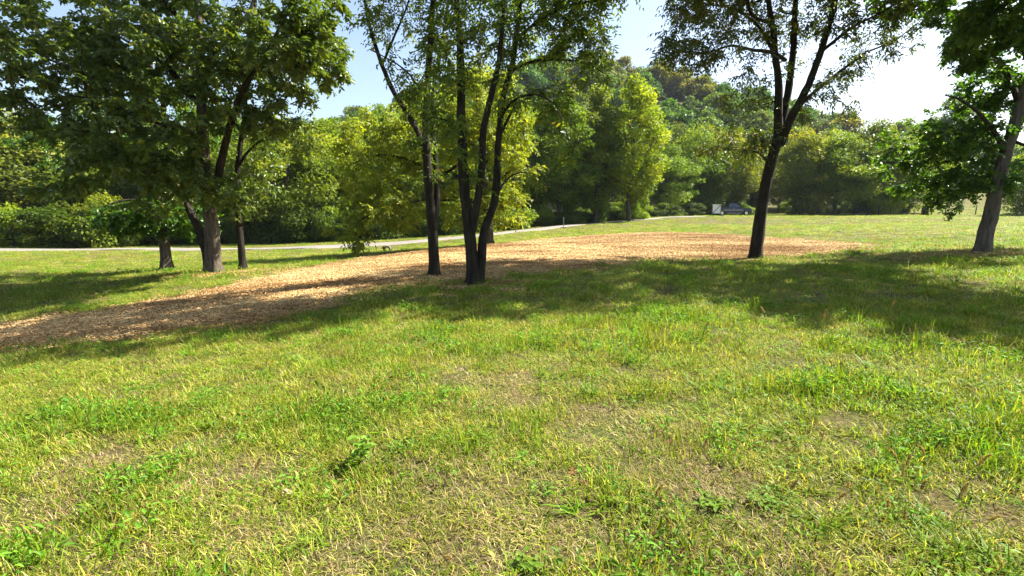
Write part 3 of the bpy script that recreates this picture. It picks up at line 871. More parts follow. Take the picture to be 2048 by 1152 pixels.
near_tree('leaning_tree', 'dark stem leaning left against the foot of the big pale trunk', 16.4, [
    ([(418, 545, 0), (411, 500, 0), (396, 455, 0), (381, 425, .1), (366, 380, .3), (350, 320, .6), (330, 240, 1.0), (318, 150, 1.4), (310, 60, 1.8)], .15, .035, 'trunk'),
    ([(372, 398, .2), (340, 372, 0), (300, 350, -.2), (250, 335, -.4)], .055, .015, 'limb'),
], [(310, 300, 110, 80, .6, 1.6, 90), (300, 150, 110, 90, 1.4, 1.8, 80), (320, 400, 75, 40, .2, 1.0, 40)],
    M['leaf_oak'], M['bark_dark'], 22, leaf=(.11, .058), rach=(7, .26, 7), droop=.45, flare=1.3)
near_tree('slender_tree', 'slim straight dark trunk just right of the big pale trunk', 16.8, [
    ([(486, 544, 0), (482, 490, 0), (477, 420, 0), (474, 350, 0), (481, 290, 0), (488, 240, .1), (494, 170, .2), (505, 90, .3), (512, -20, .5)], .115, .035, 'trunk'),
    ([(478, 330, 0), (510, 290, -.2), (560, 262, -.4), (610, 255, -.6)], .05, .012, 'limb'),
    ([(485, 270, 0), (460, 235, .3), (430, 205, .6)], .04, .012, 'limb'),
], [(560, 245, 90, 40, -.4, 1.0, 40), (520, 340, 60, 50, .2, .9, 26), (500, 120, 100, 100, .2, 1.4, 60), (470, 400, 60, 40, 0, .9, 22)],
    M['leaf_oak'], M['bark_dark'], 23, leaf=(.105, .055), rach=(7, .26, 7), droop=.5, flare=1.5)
near_tree('low_branched_tree', 'pale grey trunk under low dark boughs, farthest left on the grass', 19.0, [
    ([(336, 541, 0), (331, 505, 0), (325, 465, 0), (319, 400, 0), (312, 320, .2), (305, 230, .4), (300, 120, .8), (290, 0, 1.2)], .205, .06, 'trunk'),
    ([(322, 430, 0), (290, 405, -.6), (250, 400, -1.2), (215, 410, -1.7)], .07, .018, 'limb'),
    ([(320, 410, 0), (355, 380, .3), (390, 370, .6), (420, 385, .9)], .07, .018, 'limb'),
    ([(315, 350, .1), (260, 300, .5), (190, 270, .9), (120, 265, 1.3)], .08, .02, 'limb'),
], [(300, 430, 80, 42, -.3, 1.4, 120), (250, 440, 50, 30, -1.2, 1.0, 45), (380, 440, 55, 35, .5, 1.2, 50), (200, 250, 130, 100, .8, 2.0, 110), (330, 200, 130, 110, .6, 2.0, 90), (60, 280, 60, 60, 1.4, 1.4, 26),
    (300, -40, 160, 120, 1, 2.4, 70)],
    M['leaf_maple'], M['bark_grey'], 24, leaf=(.12, .075), rach=(8, .26, 7), droop=.4)
# --- the middle pair
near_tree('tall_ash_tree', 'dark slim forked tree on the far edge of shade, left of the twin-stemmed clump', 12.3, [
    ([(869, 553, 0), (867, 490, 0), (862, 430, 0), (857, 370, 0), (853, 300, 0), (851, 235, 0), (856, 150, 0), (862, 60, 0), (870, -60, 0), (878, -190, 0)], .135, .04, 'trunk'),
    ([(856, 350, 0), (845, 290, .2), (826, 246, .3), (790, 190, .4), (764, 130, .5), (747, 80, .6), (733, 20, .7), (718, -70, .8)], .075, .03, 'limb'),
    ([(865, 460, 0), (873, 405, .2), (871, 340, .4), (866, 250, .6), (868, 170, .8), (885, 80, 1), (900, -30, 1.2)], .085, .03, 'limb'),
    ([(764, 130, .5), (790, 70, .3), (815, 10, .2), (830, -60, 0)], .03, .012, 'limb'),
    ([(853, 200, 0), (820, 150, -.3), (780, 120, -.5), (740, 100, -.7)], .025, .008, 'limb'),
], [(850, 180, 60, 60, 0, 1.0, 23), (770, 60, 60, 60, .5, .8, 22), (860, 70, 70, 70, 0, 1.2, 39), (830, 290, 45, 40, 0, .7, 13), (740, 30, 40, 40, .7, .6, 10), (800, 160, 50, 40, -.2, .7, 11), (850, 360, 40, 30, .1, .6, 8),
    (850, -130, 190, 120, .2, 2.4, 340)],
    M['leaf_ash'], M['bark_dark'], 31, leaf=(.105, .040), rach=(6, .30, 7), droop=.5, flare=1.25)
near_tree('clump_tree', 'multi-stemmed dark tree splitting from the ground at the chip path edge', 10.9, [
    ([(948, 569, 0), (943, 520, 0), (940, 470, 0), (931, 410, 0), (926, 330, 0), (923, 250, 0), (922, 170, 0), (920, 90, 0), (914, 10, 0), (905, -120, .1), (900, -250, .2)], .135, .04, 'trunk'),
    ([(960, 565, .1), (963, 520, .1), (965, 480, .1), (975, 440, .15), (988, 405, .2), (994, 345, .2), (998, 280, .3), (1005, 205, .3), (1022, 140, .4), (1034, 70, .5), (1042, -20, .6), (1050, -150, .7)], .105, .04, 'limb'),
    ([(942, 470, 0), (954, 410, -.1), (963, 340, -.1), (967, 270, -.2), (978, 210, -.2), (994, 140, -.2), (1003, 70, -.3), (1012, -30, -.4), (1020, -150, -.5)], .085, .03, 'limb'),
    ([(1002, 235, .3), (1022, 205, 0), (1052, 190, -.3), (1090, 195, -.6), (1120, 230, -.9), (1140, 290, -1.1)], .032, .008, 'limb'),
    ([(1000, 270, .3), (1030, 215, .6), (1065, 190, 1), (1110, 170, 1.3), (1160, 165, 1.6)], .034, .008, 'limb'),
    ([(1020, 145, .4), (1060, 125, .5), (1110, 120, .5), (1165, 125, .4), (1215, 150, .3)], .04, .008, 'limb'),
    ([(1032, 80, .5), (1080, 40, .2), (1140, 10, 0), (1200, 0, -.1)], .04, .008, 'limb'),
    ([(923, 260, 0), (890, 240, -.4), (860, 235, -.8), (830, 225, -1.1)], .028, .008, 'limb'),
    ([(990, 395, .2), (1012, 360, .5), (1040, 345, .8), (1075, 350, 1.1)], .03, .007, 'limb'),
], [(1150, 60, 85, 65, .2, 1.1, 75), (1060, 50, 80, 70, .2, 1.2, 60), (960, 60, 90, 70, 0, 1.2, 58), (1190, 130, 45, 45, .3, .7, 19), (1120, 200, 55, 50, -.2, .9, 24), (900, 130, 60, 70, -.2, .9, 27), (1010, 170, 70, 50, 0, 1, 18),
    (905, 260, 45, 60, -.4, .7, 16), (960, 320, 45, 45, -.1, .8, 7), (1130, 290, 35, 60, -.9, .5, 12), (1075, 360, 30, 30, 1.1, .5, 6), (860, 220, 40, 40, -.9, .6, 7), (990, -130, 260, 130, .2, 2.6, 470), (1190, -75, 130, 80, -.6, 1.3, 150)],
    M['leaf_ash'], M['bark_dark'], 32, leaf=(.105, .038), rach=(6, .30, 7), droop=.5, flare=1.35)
near_tree('yellow_tree', 'spreading yellow-green tree with reddish trunk behind the multi-stemmed clump', 24.0, [
    ([(979, 488, 0), (979, 460, 0), (976, 420, 0), (972, 380, 0), (968, 330, 0), (960, 270, .2), (955, 200, .4), (950, 140, .6)], .20, .05, 'trunk'),
    ([(976, 425, 0), (930, 395, -.4), (895, 400, -.8), (850, 400, -1.2), (790, 410, -1.8), (740, 430, -2.2), (700, 455, -2.4)], .085, .02, 'limb'),
    ([(972, 385, 0), (925, 330, .2), (880, 350, .2), (820, 320, 0), (760, 310, -.2), (700, 330, -.4)], .09, .02, 'limb'),
    ([(973, 390, 0), (1010, 350, .3), (1045, 330, .6), (1075, 340, .8)], .07, .02, 'limb'),
    ([(966, 315, .1), (910, 250, .4), (850, 215, .6), (780, 215, .8)], .08, .02, 'limb'),
    ([(968, 330, .1), (1005, 270, .3), (1040, 215, .5)], .08, .02, 'limb'),
], [(960, 250, 110, 90, .3, 2.4, 200), (850, 270, 110, 75, .2, 2.2, 170), (760, 320, 100, 90, -.3, 2.0, 150), (700, 260, 60, 50, 0, 1.4, 36), (780, 420, 75, 50, -1.8, 1.6, 90), (1000, 400, 60, 55, .2, 1.8, 95), (1030, 300, 60, 70, .5, 1.8, 70),
    (900, 400, 70, 50, -.5, 1.5, 55), (705, 462, 48, 28, -2.4, .9, 16), (705, 492, 34, 12, -2.6, .5, 6), (720, 390, 50, 50, -1.5, 1.2, 40), (960, 150, 80, 50, .5, 1.8, 60)],
    M['leaf_yellow'], M['bark_grey'], 33, leaf=(.155, .07), rach=(7, .42, 7), droop=.6, flare=1.4, minz=-.35)
# --- right of the middle
near_tree('leaning_walnut_tree', 'dark forked tree leaning right at the lower edge of the chip bed', 16.0, [
    ([(1511, 519, 0), (1514, 480, 0), (1521, 430, 0), (1532, 370, 0), (1544, 315, 0), (1555, 278, 0), (1556, 225, 0), (1557, 165, 0), (1551, 110, -.1), (1545, 50, -.2), (1535, -20, -.3), (1525, -130, -.5)], .205, .05, 'trunk'),
    ([(1556, 285, 0), (1566, 235, .2), (1578, 170, .4), (1586, 100, .5), (1590, 20, .6), (1594, -80, .8), (1598, -200, 1)], .13, .05, 'limb'),
    ([(1560, 290, 0), (1580, 240, -.2), (1605, 195, -.4), (1628, 140, -.6), (1650, 75, -.8), (1668, 10, -1), (1685, -80, -1.2), (1700, -190, -1.4)], .13, .05, 'limb'),
    ([(1597, 212, -.4), (1640, 175, .1), (1690, 135, .5), (1735, 105, .9), (1790, 80, 1.2), (1835, 45, 1.5)], .06, .012, 'limb'),
    ([(1640, 105, -.7), (1690, 65, -1.2), (1740, 35, -1.6), (1800, 5, -2)], .05, .012, 'limb'),
    ([(1570, 120, .3), (1545, 105, -.3), (1505, 100, -.8), (1460, 92, -1.2), (1410, 105, -1.6), (1350, 98, -2)], .06, .012, 'limb'),
    ([(1552, 120, -.1), (1530, 70, .5), (1490, 30, 1.1), (1430, 10, 1.6), (1370, 20, 2)], .055, .012, 'limb'),
    ([(1540, 330, 0), (1515, 305, .3), (1480, 300, .7), (1440, 295, 1.1)], .04, .008, 'limb'),
    ([(1545, 300, 0), (1520, 275, -.5), (1490, 270, -1)], .03, .008, 'limb'),
], [(1400, 85, 90, 50, -1.5, 1.2, 56), (1330, 95, 40, 30, -2, .8, 13), (1400, 20, 85, 50, 1.4, 1.4, 44), (1500, 40, 70, 60, .3, 1.6, 42), (1600, 30, 90, 50, .2, 2.0, 47), (1720, 30, 90, 45, -1.4, 1.4, 44), (1770, 80, 70, 32, 1.1, 1.0, 28),
    (1700, 140, 50, 45, .5, 1, 22), (1640, 200, 60, 45, -.2, 1.2, 18), (1500, 180, 60, 60, -.3, 1.2, 25), (1490, 280, 65, 40, .3, 1.2, 35), (1420, 290, 40, 25, 1, .8, 10), (1560, 110, 60, 60, .2, 1.4, 13), (1830, 45, 25, 18, 1.5, .5, 5),
    (1570, -140, 270, 125, 0, 3.4, 800), (1450, -60, 140, 80, -.5, 2.4, 190), (1720, -150, 250, 110, -3.5, 2.2, 330), (1560, -190, 200, 110, -3.8, 2.0, 180)],
    M['leaf_olive'], M['bark_dark'], 41, leaf=(.12, .046), rach=(6, .34, 7), droop=.6, flare=1.2)
near_tree('maple_tree', 'stout grey trunk leaning right at the right edge under dense dark green boughs', 14.5, [
    ([(1964, 503, 0), (1976, 450, 0), (1988, 400, 0), (2003, 335, 0), (2022, 270, 0), (2045, 200, 0), (2075, 110, 0), (2105, 10, 0), (2130, -120, 0)], .19, .09, 'trunk'),
    ([(2010, 310, 0), (1985, 260, -.4), (1950, 220, -.8), (1920, 200, -1.2), (1890, 190, -1.5)], .07, .015, 'limb'),
    ([(2040, 215, 0), (2010, 140, .4), (1970, 90, .8), (1930, 60, 1.2)], .08, .015, 'limb'),
    ([(2005, 330, 0), (1970, 320, .6), (1920, 320, 1.2), (1870, 330, 1.8), (1830, 350, 2.3)], .06, .015, 'limb'),
    ([(2060, 150, 0), (2040, 60, -.6), (2010, 0, -1), (1970, -30, -1.4)], .07, .015, 'limb'),
    ([(2030, 250, 0), (2080, 200, .5), (2140, 180, 1), (2220, 190, 1.6)], .09, .02, 'limb'),
    ([(2020, 280, 0), (2070, 300, -.4), (2120, 330, -.8)], .05, .012, 'limb'),
], [(2010, 60, 85, 70, -.2, 1.5, 120), (1965, 40, 60, 50, -.8, 1.0, 50), (1930, 110, 40, 35, .8, .8, 20), (1975, 180, 65, 60, 1.0, 1.0, 70), (1930, 270, 70, 55, .6, 1.6, 60), (1890, 330, 60, 55, 1.4, 1.6, 40), (1960, 350, 55, 50, .4, 1.4, 36),
    (1905, 395, 40, 28, 1.2, .8, 22), (1892, 440, 16, 16, .8, .35, 5), (1810, 325, 55, 60, 2.4, 1.8, 22), (1850, 265, 55, 45, 1.8, 1.5, 18), (1830, 385, 45, 34, 2.2, 1.4, 12), (2120, 180, 90, 120, 2.0, 1.2, 100), (2085, 330, 55, 60, 1.6, 1.0, 46), (2050, -110, 250, 125, -1.0, 4.0, 640), (2230, 60, 110, 170, 1, 2, 120), (2350, -260, 260, 150, -3.8, 2.0, 260), (2600, -340, 300, 180, -5.2, 2.0, 220)],
    M['leaf_maple'], M['bark_pale'], 51, leaf=(.105, .07), rach=(9, .26, 7), droop=.4, flare=1.1)

# ------------------------------------------------------------------ the wood beyond the lane: shared crown shapes, tinted tree by tree
M['leaf_wood'] = leaf_mat('leaf_wood', [(0, (0.052, 0.080, 0.015)), (.5, (0.103, 0.145, 0.021)), (.9, (0.184, 0.209, 0.029)), (1, (0.205, 0.215, 0.034))], trans=.46, tcol=(1.45, 1.4, .45), rough=.5, spec=.15, objcol=True)
def wood_crown(seed, H, Wd, base, nclump, nleaf, leaf, kind='oval'):
    """crown (and trunk) of one woodland tree in its own space, foot at the origin"""
    g = np.random.default_rng(seed)
    C = []
    while len(C) < nclump:
        q = g.uniform(-1, 1, 3); r = np.linalg.norm(q)
        if r > 1 or r < .25: continue
        zz = base + (H - base) * (q[2] * .5 + .5)
        t = (zz - base) / (H - base)
        env = {'oval': math.sin(math.pi * min(1, t * .86 + .12)) ** .55, 'round': math.sqrt(max(0, 1 - (2 * t - 1) ** 2 * .92)), 'tall': (1 - t ** 2.2) ** .6 * (.55 + .45 * min(1, t * 3)), 'bush': math.sqrt(max(0.02, 1 - t * t))}[kind]
        s = Wd / 2 * env
        C.append((q[0] / max(r, .6) * s * g.uniform(.6, 1.18), q[1] / max(r, .6) * s * g.uniform(.6, 1.18), zz, g.choice([.06, .09, .13, .18], p=[.3, .3, .25, .15]) * Wd * g.uniform(.8, 1.2)))
    C = np.array(C)
    ci = g.choice(nclump, nleaf, p=C[:, 3] ** 2 / (C[:, 3] ** 2).sum())
    q = unit(g.normal(size=(nleaf, 3))); rr = g.random(nleaf) ** .33
    P = C[ci, :3] + q * (C[ci, 3] * rr)[:, None] * np.array((1.15, 1.15, .8))
    P[:, 2] = np.maximum(P[:, 2], .1)
    D = unit(q * .5 + g.normal(0, .7, (nleaf, 3)) + np.array((0, 0, -.35)))
    Nn = q * .6 + np.array((0, 0, .5)) + g.normal(0, .5, (nleaf, 3))
    L = leaf[0] * g.uniform(.6, 1.3, nleaf); W = leaf[1] * g.uniform(.7, 1.2, nleaf)
    V, Qd = leaf4_geo(P, D, Nn, L, W)
    ct = g.random(nclump)
    tn = np.clip(.7 * ct[ci] + .3 * g.random(nleaf), 0, 1)
    cme = raw_mesh('crown', V, Qd, M['leaf_wood'], tint=np.repeat(tn, 4))
    # trunk with limbs
    TV, TQ, off = [], [], 0
    r0 = .014 * H + .03
    tp = np.array([(g.normal(0, .02) * H * k, g.normal(0, .02) * H * k, H * .82 * k - .25 * (k == 0)) for k in np.linspace(0, 1, 7)])
    pp, rr_ = smooth_path(tp, np.linspace(r0, r0 * .2, 7), .6)
    V, Qd = tube(pp, rr_, 8); TV.append(V); TQ.append(Qd); off += len(V)
    for c in C[g.choice(nclump, min(18, nclump), replace=False)]:
        h = max(base * .6, c[2] * .62); i = int(np.argmin(np.abs(pp[:, 2] - h)))
        a, b = pp[i], c[:3]
        mid = (a + b) / 2 + np.array((0, 0, -.04 * H))
        lp, lr = smooth_path(np.array([a, mid, b]), np.array([rr_[i] * .5, rr_[i] * .3, .015]), .5)
        V, Qd = tube(lp, lr, 5); TV.append(V); TQ.append(Qd + off); off += len(V)
    tme = raw_mesh('trunk', np.concatenate(TV), np.concatenate(TQ), M['bark_far'], smooth=True)
    return cme, tme, H, Wd
WOOD = {
    'oval': [wood_crown(800 + k, 14, 9, 1.6, 120, 22000, (.30, .20), 'oval') for k in range(3)],
    'tall': [wood_crown(820 + k, 19, 7.5, 2.2, 130, 22000, (.30, .20), 'tall') for k in range(2)],
    'round': [wood_crown(840 + k, 11, 10, 1.0, 110, 21000, (.30, .20), 'round') for k in range(3)],
    'bush': [wood_crown(860 + k, 3.2, 4.6, .05, 40, 7500, (.20, .13), 'bush') for k in range(4)],
    'hill': [wood_crown(880 + k, 15, 12.5, 1.5, 60, 5600, (.80, .58), 'oval' if k % 2 else 'round') for k in range(5)],
}
def wood_tree(name, kind, v, x, y, H, Wd, tint, label, group, cat='tree', parts=True, rz=None):
    c, t, h0, w0 = WOOD[kind][v % len(WOOD[kind])]
    z = gz(x, y) - .1
    sx, szz = Wd / w0, H / h0
    rz = random.uniform(0, 6.28) if rz is None else rz
    o = empty(name, (x, y, z), rz) if parts else link(name, c, None, (x, y, z))
    o.rotation_euler = (0, 0, rz); o.scale = (sx, sx, szz)
    tag(o, label, cat, group)
    if parts:
        k = link('crown', c, o); k.color = (*tint, 1)
        k2 = link('trunk' if cat == 'tree' else 'stems', t, o)
    else: o.color = (*tint, 1)
    return o
# tints multiply the leaf colour
TN = {'olive': (1.2, 1.2, .8), 'tan': (1.6, 1.42, 1.5), 'green': (1.0, 1.2, .8), 'dark': (.5, .62, .5), 'yel': (1.9, 1.85, .75), 'ygr': (1.45, 1.6, .75), 'bronze': (1.35, 1.2, .7), 'blue': (.8, 1.0, 1.1)}  # blue puts distance haze into the leaf colour
def by_px(px, Y):
    x = at(px, 430, Y)[0]; return x, Y
G1 = 'trees along the lane'
front = [  # px, depth, height top pixel, width px, kind, variant, tint, label
    (-120, 44, 230, 330, 'oval', 0, 'tan', 'olive tree filling the wood edge beyond the left end of the lane'),
    (50, 47, 232, 250, 'oval', 1, 'tan', 'sunlit dry tan tree at the far left behind the bushes'),
    (190, 50, 255, 230, 'round', 0, 'olive', 'olive rounded tree behind the low dark boughs on the far left'),
    (320, 52, 235, 230, 'oval', 2, 'olive', 'olive tree behind the pale low-branched trunk'),
    (455, 50, 228, 220, 'round', 1, 'green', 'green rounded tree behind the slim straight trunk'),
    (575, 46, 238, 210, 'round', 2, 'olive', 'wide olive gold tree right behind the lane, left of the yellow-green tree'),
    (665, 52, 235, 180, 'oval', 0, 'ygr', 'yellow-olive tree above the bend of the lane'),
    (775, 55, 225, 190, 'oval', 1, 'green', 'green tree behind the left half of the yellow-green tree'),
    (890, 58, 190, 190, 'tall', 0, 'ygr', 'tall light green tree rising behind the dark slim forked tree'),
    (1040, 60, 195, 170, 'oval', 2, 'green', 'green tree behind the right side of the clump'),
    (1120, 60, 185, 150, 'tall', 1, 'green', 'tall dark green tree above the thin marker post'),
    (1190, 62, 175, 120, 'tall', 0, 'olive', 'tall olive tree just left of the bright yellow one'),
    (1258, 62, 142, 135, 'tall', 1, 'yel', 'tallest bright yellow-green tree with orange tufts, below the hill'),
    (1330, 84, 290, 120, 'oval', 0, 'green', 'mid green tree between the bright yellow tree and the white sign'),
    (1395, 92, 262, 125, 'round', 1, 'green', 'rounded green tree directly behind the white sign'),
    (1452, 92, 270, 120, 'oval', 1, 'bronze', 'bronze-green tree right behind the pickup'),
    (1600, 86, 262, 130, 'round', 0, 'bronze', 'bronze tree just right of the dark leaning forked trunk'),
    (1668, 85, 258, 130, 'oval', 2, 'ygr', 'light green tree behind the left part of the wire fence'),
    (1735, 86, 240, 135, 'oval', 0, 'olive', 'thin-topped olive tree behind the middle of the wire fence'),
    (1812, 88, 268, 125, 'round', 2, 'ygr', 'yellow-green bushy tree behind the right end of the wire fence'),
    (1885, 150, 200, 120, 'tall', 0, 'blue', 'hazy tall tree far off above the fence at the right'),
    (1985, 150, 290, 160, 'oval', 1, 'green', 'green tree across the far field behind the stout grey trunk'),
    (2050, 70, 300, 110, 'round', 0, 'ygr', 'yellow-green tree at the right edge behind the stout trunk'),
    (2190, 72, 240, 200, 'oval', 2, 'green', 'green tree beyond the right edge of the meadow'),
]
for (px, Y, top, wpx, kind, v, tn, lab) in front:
    x, y = by_px(px, Y)
    zt = at(px, top, Y)[2]
    wood_tree('woodland_tree', kind, v, x, y, max(4, zt - gz(x, y)), wpx / F * Y, TN[tn], lab, G1)
# second row, dense and dark, fills the gaps between the trunks
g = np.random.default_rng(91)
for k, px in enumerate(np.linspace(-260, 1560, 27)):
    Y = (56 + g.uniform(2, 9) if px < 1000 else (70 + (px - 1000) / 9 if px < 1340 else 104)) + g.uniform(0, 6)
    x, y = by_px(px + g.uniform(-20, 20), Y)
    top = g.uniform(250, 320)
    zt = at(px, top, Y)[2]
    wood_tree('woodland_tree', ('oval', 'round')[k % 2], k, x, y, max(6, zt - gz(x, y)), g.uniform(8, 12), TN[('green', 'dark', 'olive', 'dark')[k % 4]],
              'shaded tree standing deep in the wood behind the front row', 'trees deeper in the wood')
for k, px in enumerate(np.linspace(1590, 1800, 5)):
    Y = 112 + g.uniform(0, 8); x, y = by_px(px, Y); zt = at(px, g.uniform(262, 300), Y)[2]
    wood_tree('woodland_tree', 'oval', k, x, y, zt - gz(x, y), g.uniform(9, 12), TN[('green', 'olive')[k % 2]], 'shaded tree standing deep in the wood behind the front row', 'trees deeper in the wood')
# undergrowth along the wood's edge
def edge_y(px):
    return float(np.interp(px, [-300, 300, 700, 950, 1130, 1340, 1420, 1520, 1700, 2200], [41, 42, 43.5, 48, 57.5, 75, 88, 88, 88, 80]))
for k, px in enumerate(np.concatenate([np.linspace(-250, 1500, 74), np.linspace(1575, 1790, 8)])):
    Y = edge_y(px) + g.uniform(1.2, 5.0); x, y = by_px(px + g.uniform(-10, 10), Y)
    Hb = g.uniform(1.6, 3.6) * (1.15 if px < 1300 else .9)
    t = TN[('dark', 'dark', 'dark', 'green')[int(g.integers(0, 4))]]  # mostly darkened tints, putting the shade under the wood's edge into leaf colour
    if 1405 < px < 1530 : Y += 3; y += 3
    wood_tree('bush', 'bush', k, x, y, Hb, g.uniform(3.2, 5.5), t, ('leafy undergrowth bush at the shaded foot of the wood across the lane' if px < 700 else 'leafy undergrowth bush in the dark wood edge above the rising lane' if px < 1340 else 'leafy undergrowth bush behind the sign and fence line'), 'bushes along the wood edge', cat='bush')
for (px, Y, h, w, tn, lab) in [(120, 39.5, 3.4, 6.5, 'dark', 'dark rounded bush at the far left edge of the lawn'), (20, 39, 3.2, 5.5, 'ygr', 'light yellow-green bush at the left border of the lawn'),
                               (215, 40.5, 4.6, 5.2, 'olive', 'loose sunlit olive bush beside the left end of the lane'), (1765, 84, 3.4, 5.0, 'yel', 'yellow sapling bush leaning over the wire fence'),
                               (905, 50, 3.0, 5, 'green', 'green bush across the lane behind the dark slim forked tree'), (1270, 66, 3.4, 4.5, 'ygr', 'pale green bush at the foot of the bright yellow tree')]:
    x, y = by_px(px, Y)
    wood_tree('bush', 'bush', int(px), x, y, h, w, TN[tn], lab, None, cat='bush')
# the wooded hill
cand = []
tries = 0
while len(cand) < 285 and tries < 40000:
    tries += 1
    Y = g.uniform(125, 300); px = g.uniform(380, 2000)
    x = at(px, 430, Y)[0]
    if px > 1500 and Y < 160: continue
    if all((x - c[0]) ** 2 + (Y - c[1]) ** 2 > (7.0 + .008 * Y) ** 2 for c in cand): cand.append((x, Y, px))
cols = [(.6, .9, .85), (.75, 1.0, .8), (.92, 1.05, .75), (.52, .8, .8), (.98, 1.0, .75), (.66, .95, .95)]
for k, (x, Y, px) in enumerate(cand):
    s = g.uniform(.8, 1.25)
    c = cols[int(g.integers(0, 6))]
    wood_tree('hill_tree', 'hill', k, x, Y, 12.5 * s, 10.8 * s * g.uniform(.85, 1.15), [a * g.uniform(.85, 1.15) for a in c], 'rounded green tree in the wood covering the hill', 'trees on the wooded hill', parts=False)

# ------------------------------------------------------------------ air
hz = MB().box((0, 545, 58), (3400, 2300, 180)).build('haze', bpy.data.materials.new('air'))
hm = hz.data.materials[0]; hm.use_nodes = True; hm.node_tree.nodes.clear()
ho = hm.node_tree.nodes.new('ShaderNodeOutputMaterial'); hv = hm.node_tree.nodes.new('ShaderNodeVolumePrincipled')
hv.inputs['Color'].default_value = (0.78, 0.88, 1.0, 1); hv.inputs['Density'].default_value = 0.00012; hv.inputs['Anisotropy'].default_value = 0.0
hm.node_tree.links.new(hv.outputs[0], ho.inputs['Volume'])
tag(hz, 'thin pale summer haze over the valley and hill', 'haze', kind='stuff')


# ------------------------------------------------------------------ things on the meadow
M['truck'] = plain('navy_paint', (0.012, 0.018, 0.05), .35, 0.0, coat=.3)
M['glass'] = plain('dark_glass', (0.03, 0.04, 0.05), .05, 0, spec=.9)
M['tyre'] = plain('rubber', (0.012, 0.012, 0.013), .85)
M['chrome'] = plain('chrome', (0.6, 0.6, 0.62), .22, 1.0)
M['silver'] = plain('silver_trim', (0.45, 0.46, 0.48), .35, .6)
M['lamp'] = plain('lamp_lens', (0.7, 0.7, 0.66), .1)
M['red'] = plain('tail_lens', (0.35, 0.02, 0.015), .15)
M['white'] = plain('white_board', (0.78, 0.79, 0.78), .5)
M['old_wood'] = bark_mat('old_wood', (0.10, 0.085, 0.065), (0.24, 0.21, 0.17), scale=10)
M['dark_wood'] = bark_mat('dark_wood', (0.02, 0.016, 0.012), (0.06, 0.05, 0.04), scale=8)
M['steel'] = plain('galvanised', (0.25, 0.25, 0.24), .5, .7)
M['black_pipe'] = plain('black_pipe', (0.012, 0.012, 0.012), .5)
M['concrete'] = plain('pale_concrete', (0.13, 0.125, 0.11), .9)

def px_scale(Y): return Y / F
# pickup: local x forward, y left, z up, origin on the ground under the middle
TY = 78.0
tx = at(1462, 430, TY)[0]
tr = tag(empty('pickup_truck', (tx, TY, gz(tx, TY) + .02)), 'dark navy extended-cab pickup truck parked behind the white sign', 'pickup')
hw = .95
b = MB()
prof = [(-2.75, .52), (-2.75, 1.12), (-2.68, 1.20), (-.75, 1.20), (-.75, 1.16), (1.15, 1.16), (2.35, 1.08), (2.62, .98), (2.70, .82), (2.70, .50), (2.36, .42)]
def arch(cx, r=.47):
    return [(cx + r * math.cos(a), .36 + r * math.sin(a)) for a in np.linspace(.15, math.pi - .15, 9)]
low = [(2.36, .42)] + arch(1.88) + [(1.38, .40), (-1.24, .40)] + arch(-1.74) + [(-2.28, .44)]
b.prism(prof[:-1] + low, -hw, hw)
body = b.build('body', M['truck'], tr)
MB().box((-1.72, 0, 1.19), (1.86, 1.55, .06)).build('bed_liner', M['tyre'], tr)
def cabring(inset_b, inset_t):
    bt = [(-.80, 1.16), (1.18, 1.16)]; tp = [(-.66, 1.78), (.42, 1.78)]
    P = []
    for (x, z), w in ((bt[0], hw - inset_b), (bt[1], hw - inset_b), (tp[1], hw - inset_t), (tp[0], hw - inset_t)):
        P += [(x, -w, z), (x, w, z)]
    return P
c = MB(); P = cabring(.03, .20)
c.add(P, [(0, 2, 4, 6), (1, 7, 5, 3), (4, 5, 7, 6), (2, 3, 5, 4), (0, 6, 7, 1), (0, 1, 3, 2)])
c.box((-.12, 0, 1.795), (1.0, 1.40, .05))
cab = c.build('cab', M['truck'], tr)
def quad_plate(name, pts, off, mat, parent):
    pts = np.array(pts, float); n = np.cross(pts[1] - pts[0], pts[3] - pts[0]); n /= np.linalg.norm(n)
    V = np.vstack([pts, pts + n * off])
    return MB().add(V, [(0, 3, 2, 1), (4, 5, 6, 7), (0, 1, 5, 4), (1, 2, 6, 5), (2, 3, 7, 6), (3, 0, 4, 7)]).build(name, mat, parent)
def side_pt(x, z, s):
    w = (hw - .03) + ((hw - .20) - (hw - .03)) * (z - 1.16) / .62
    return (x, s * w, z)
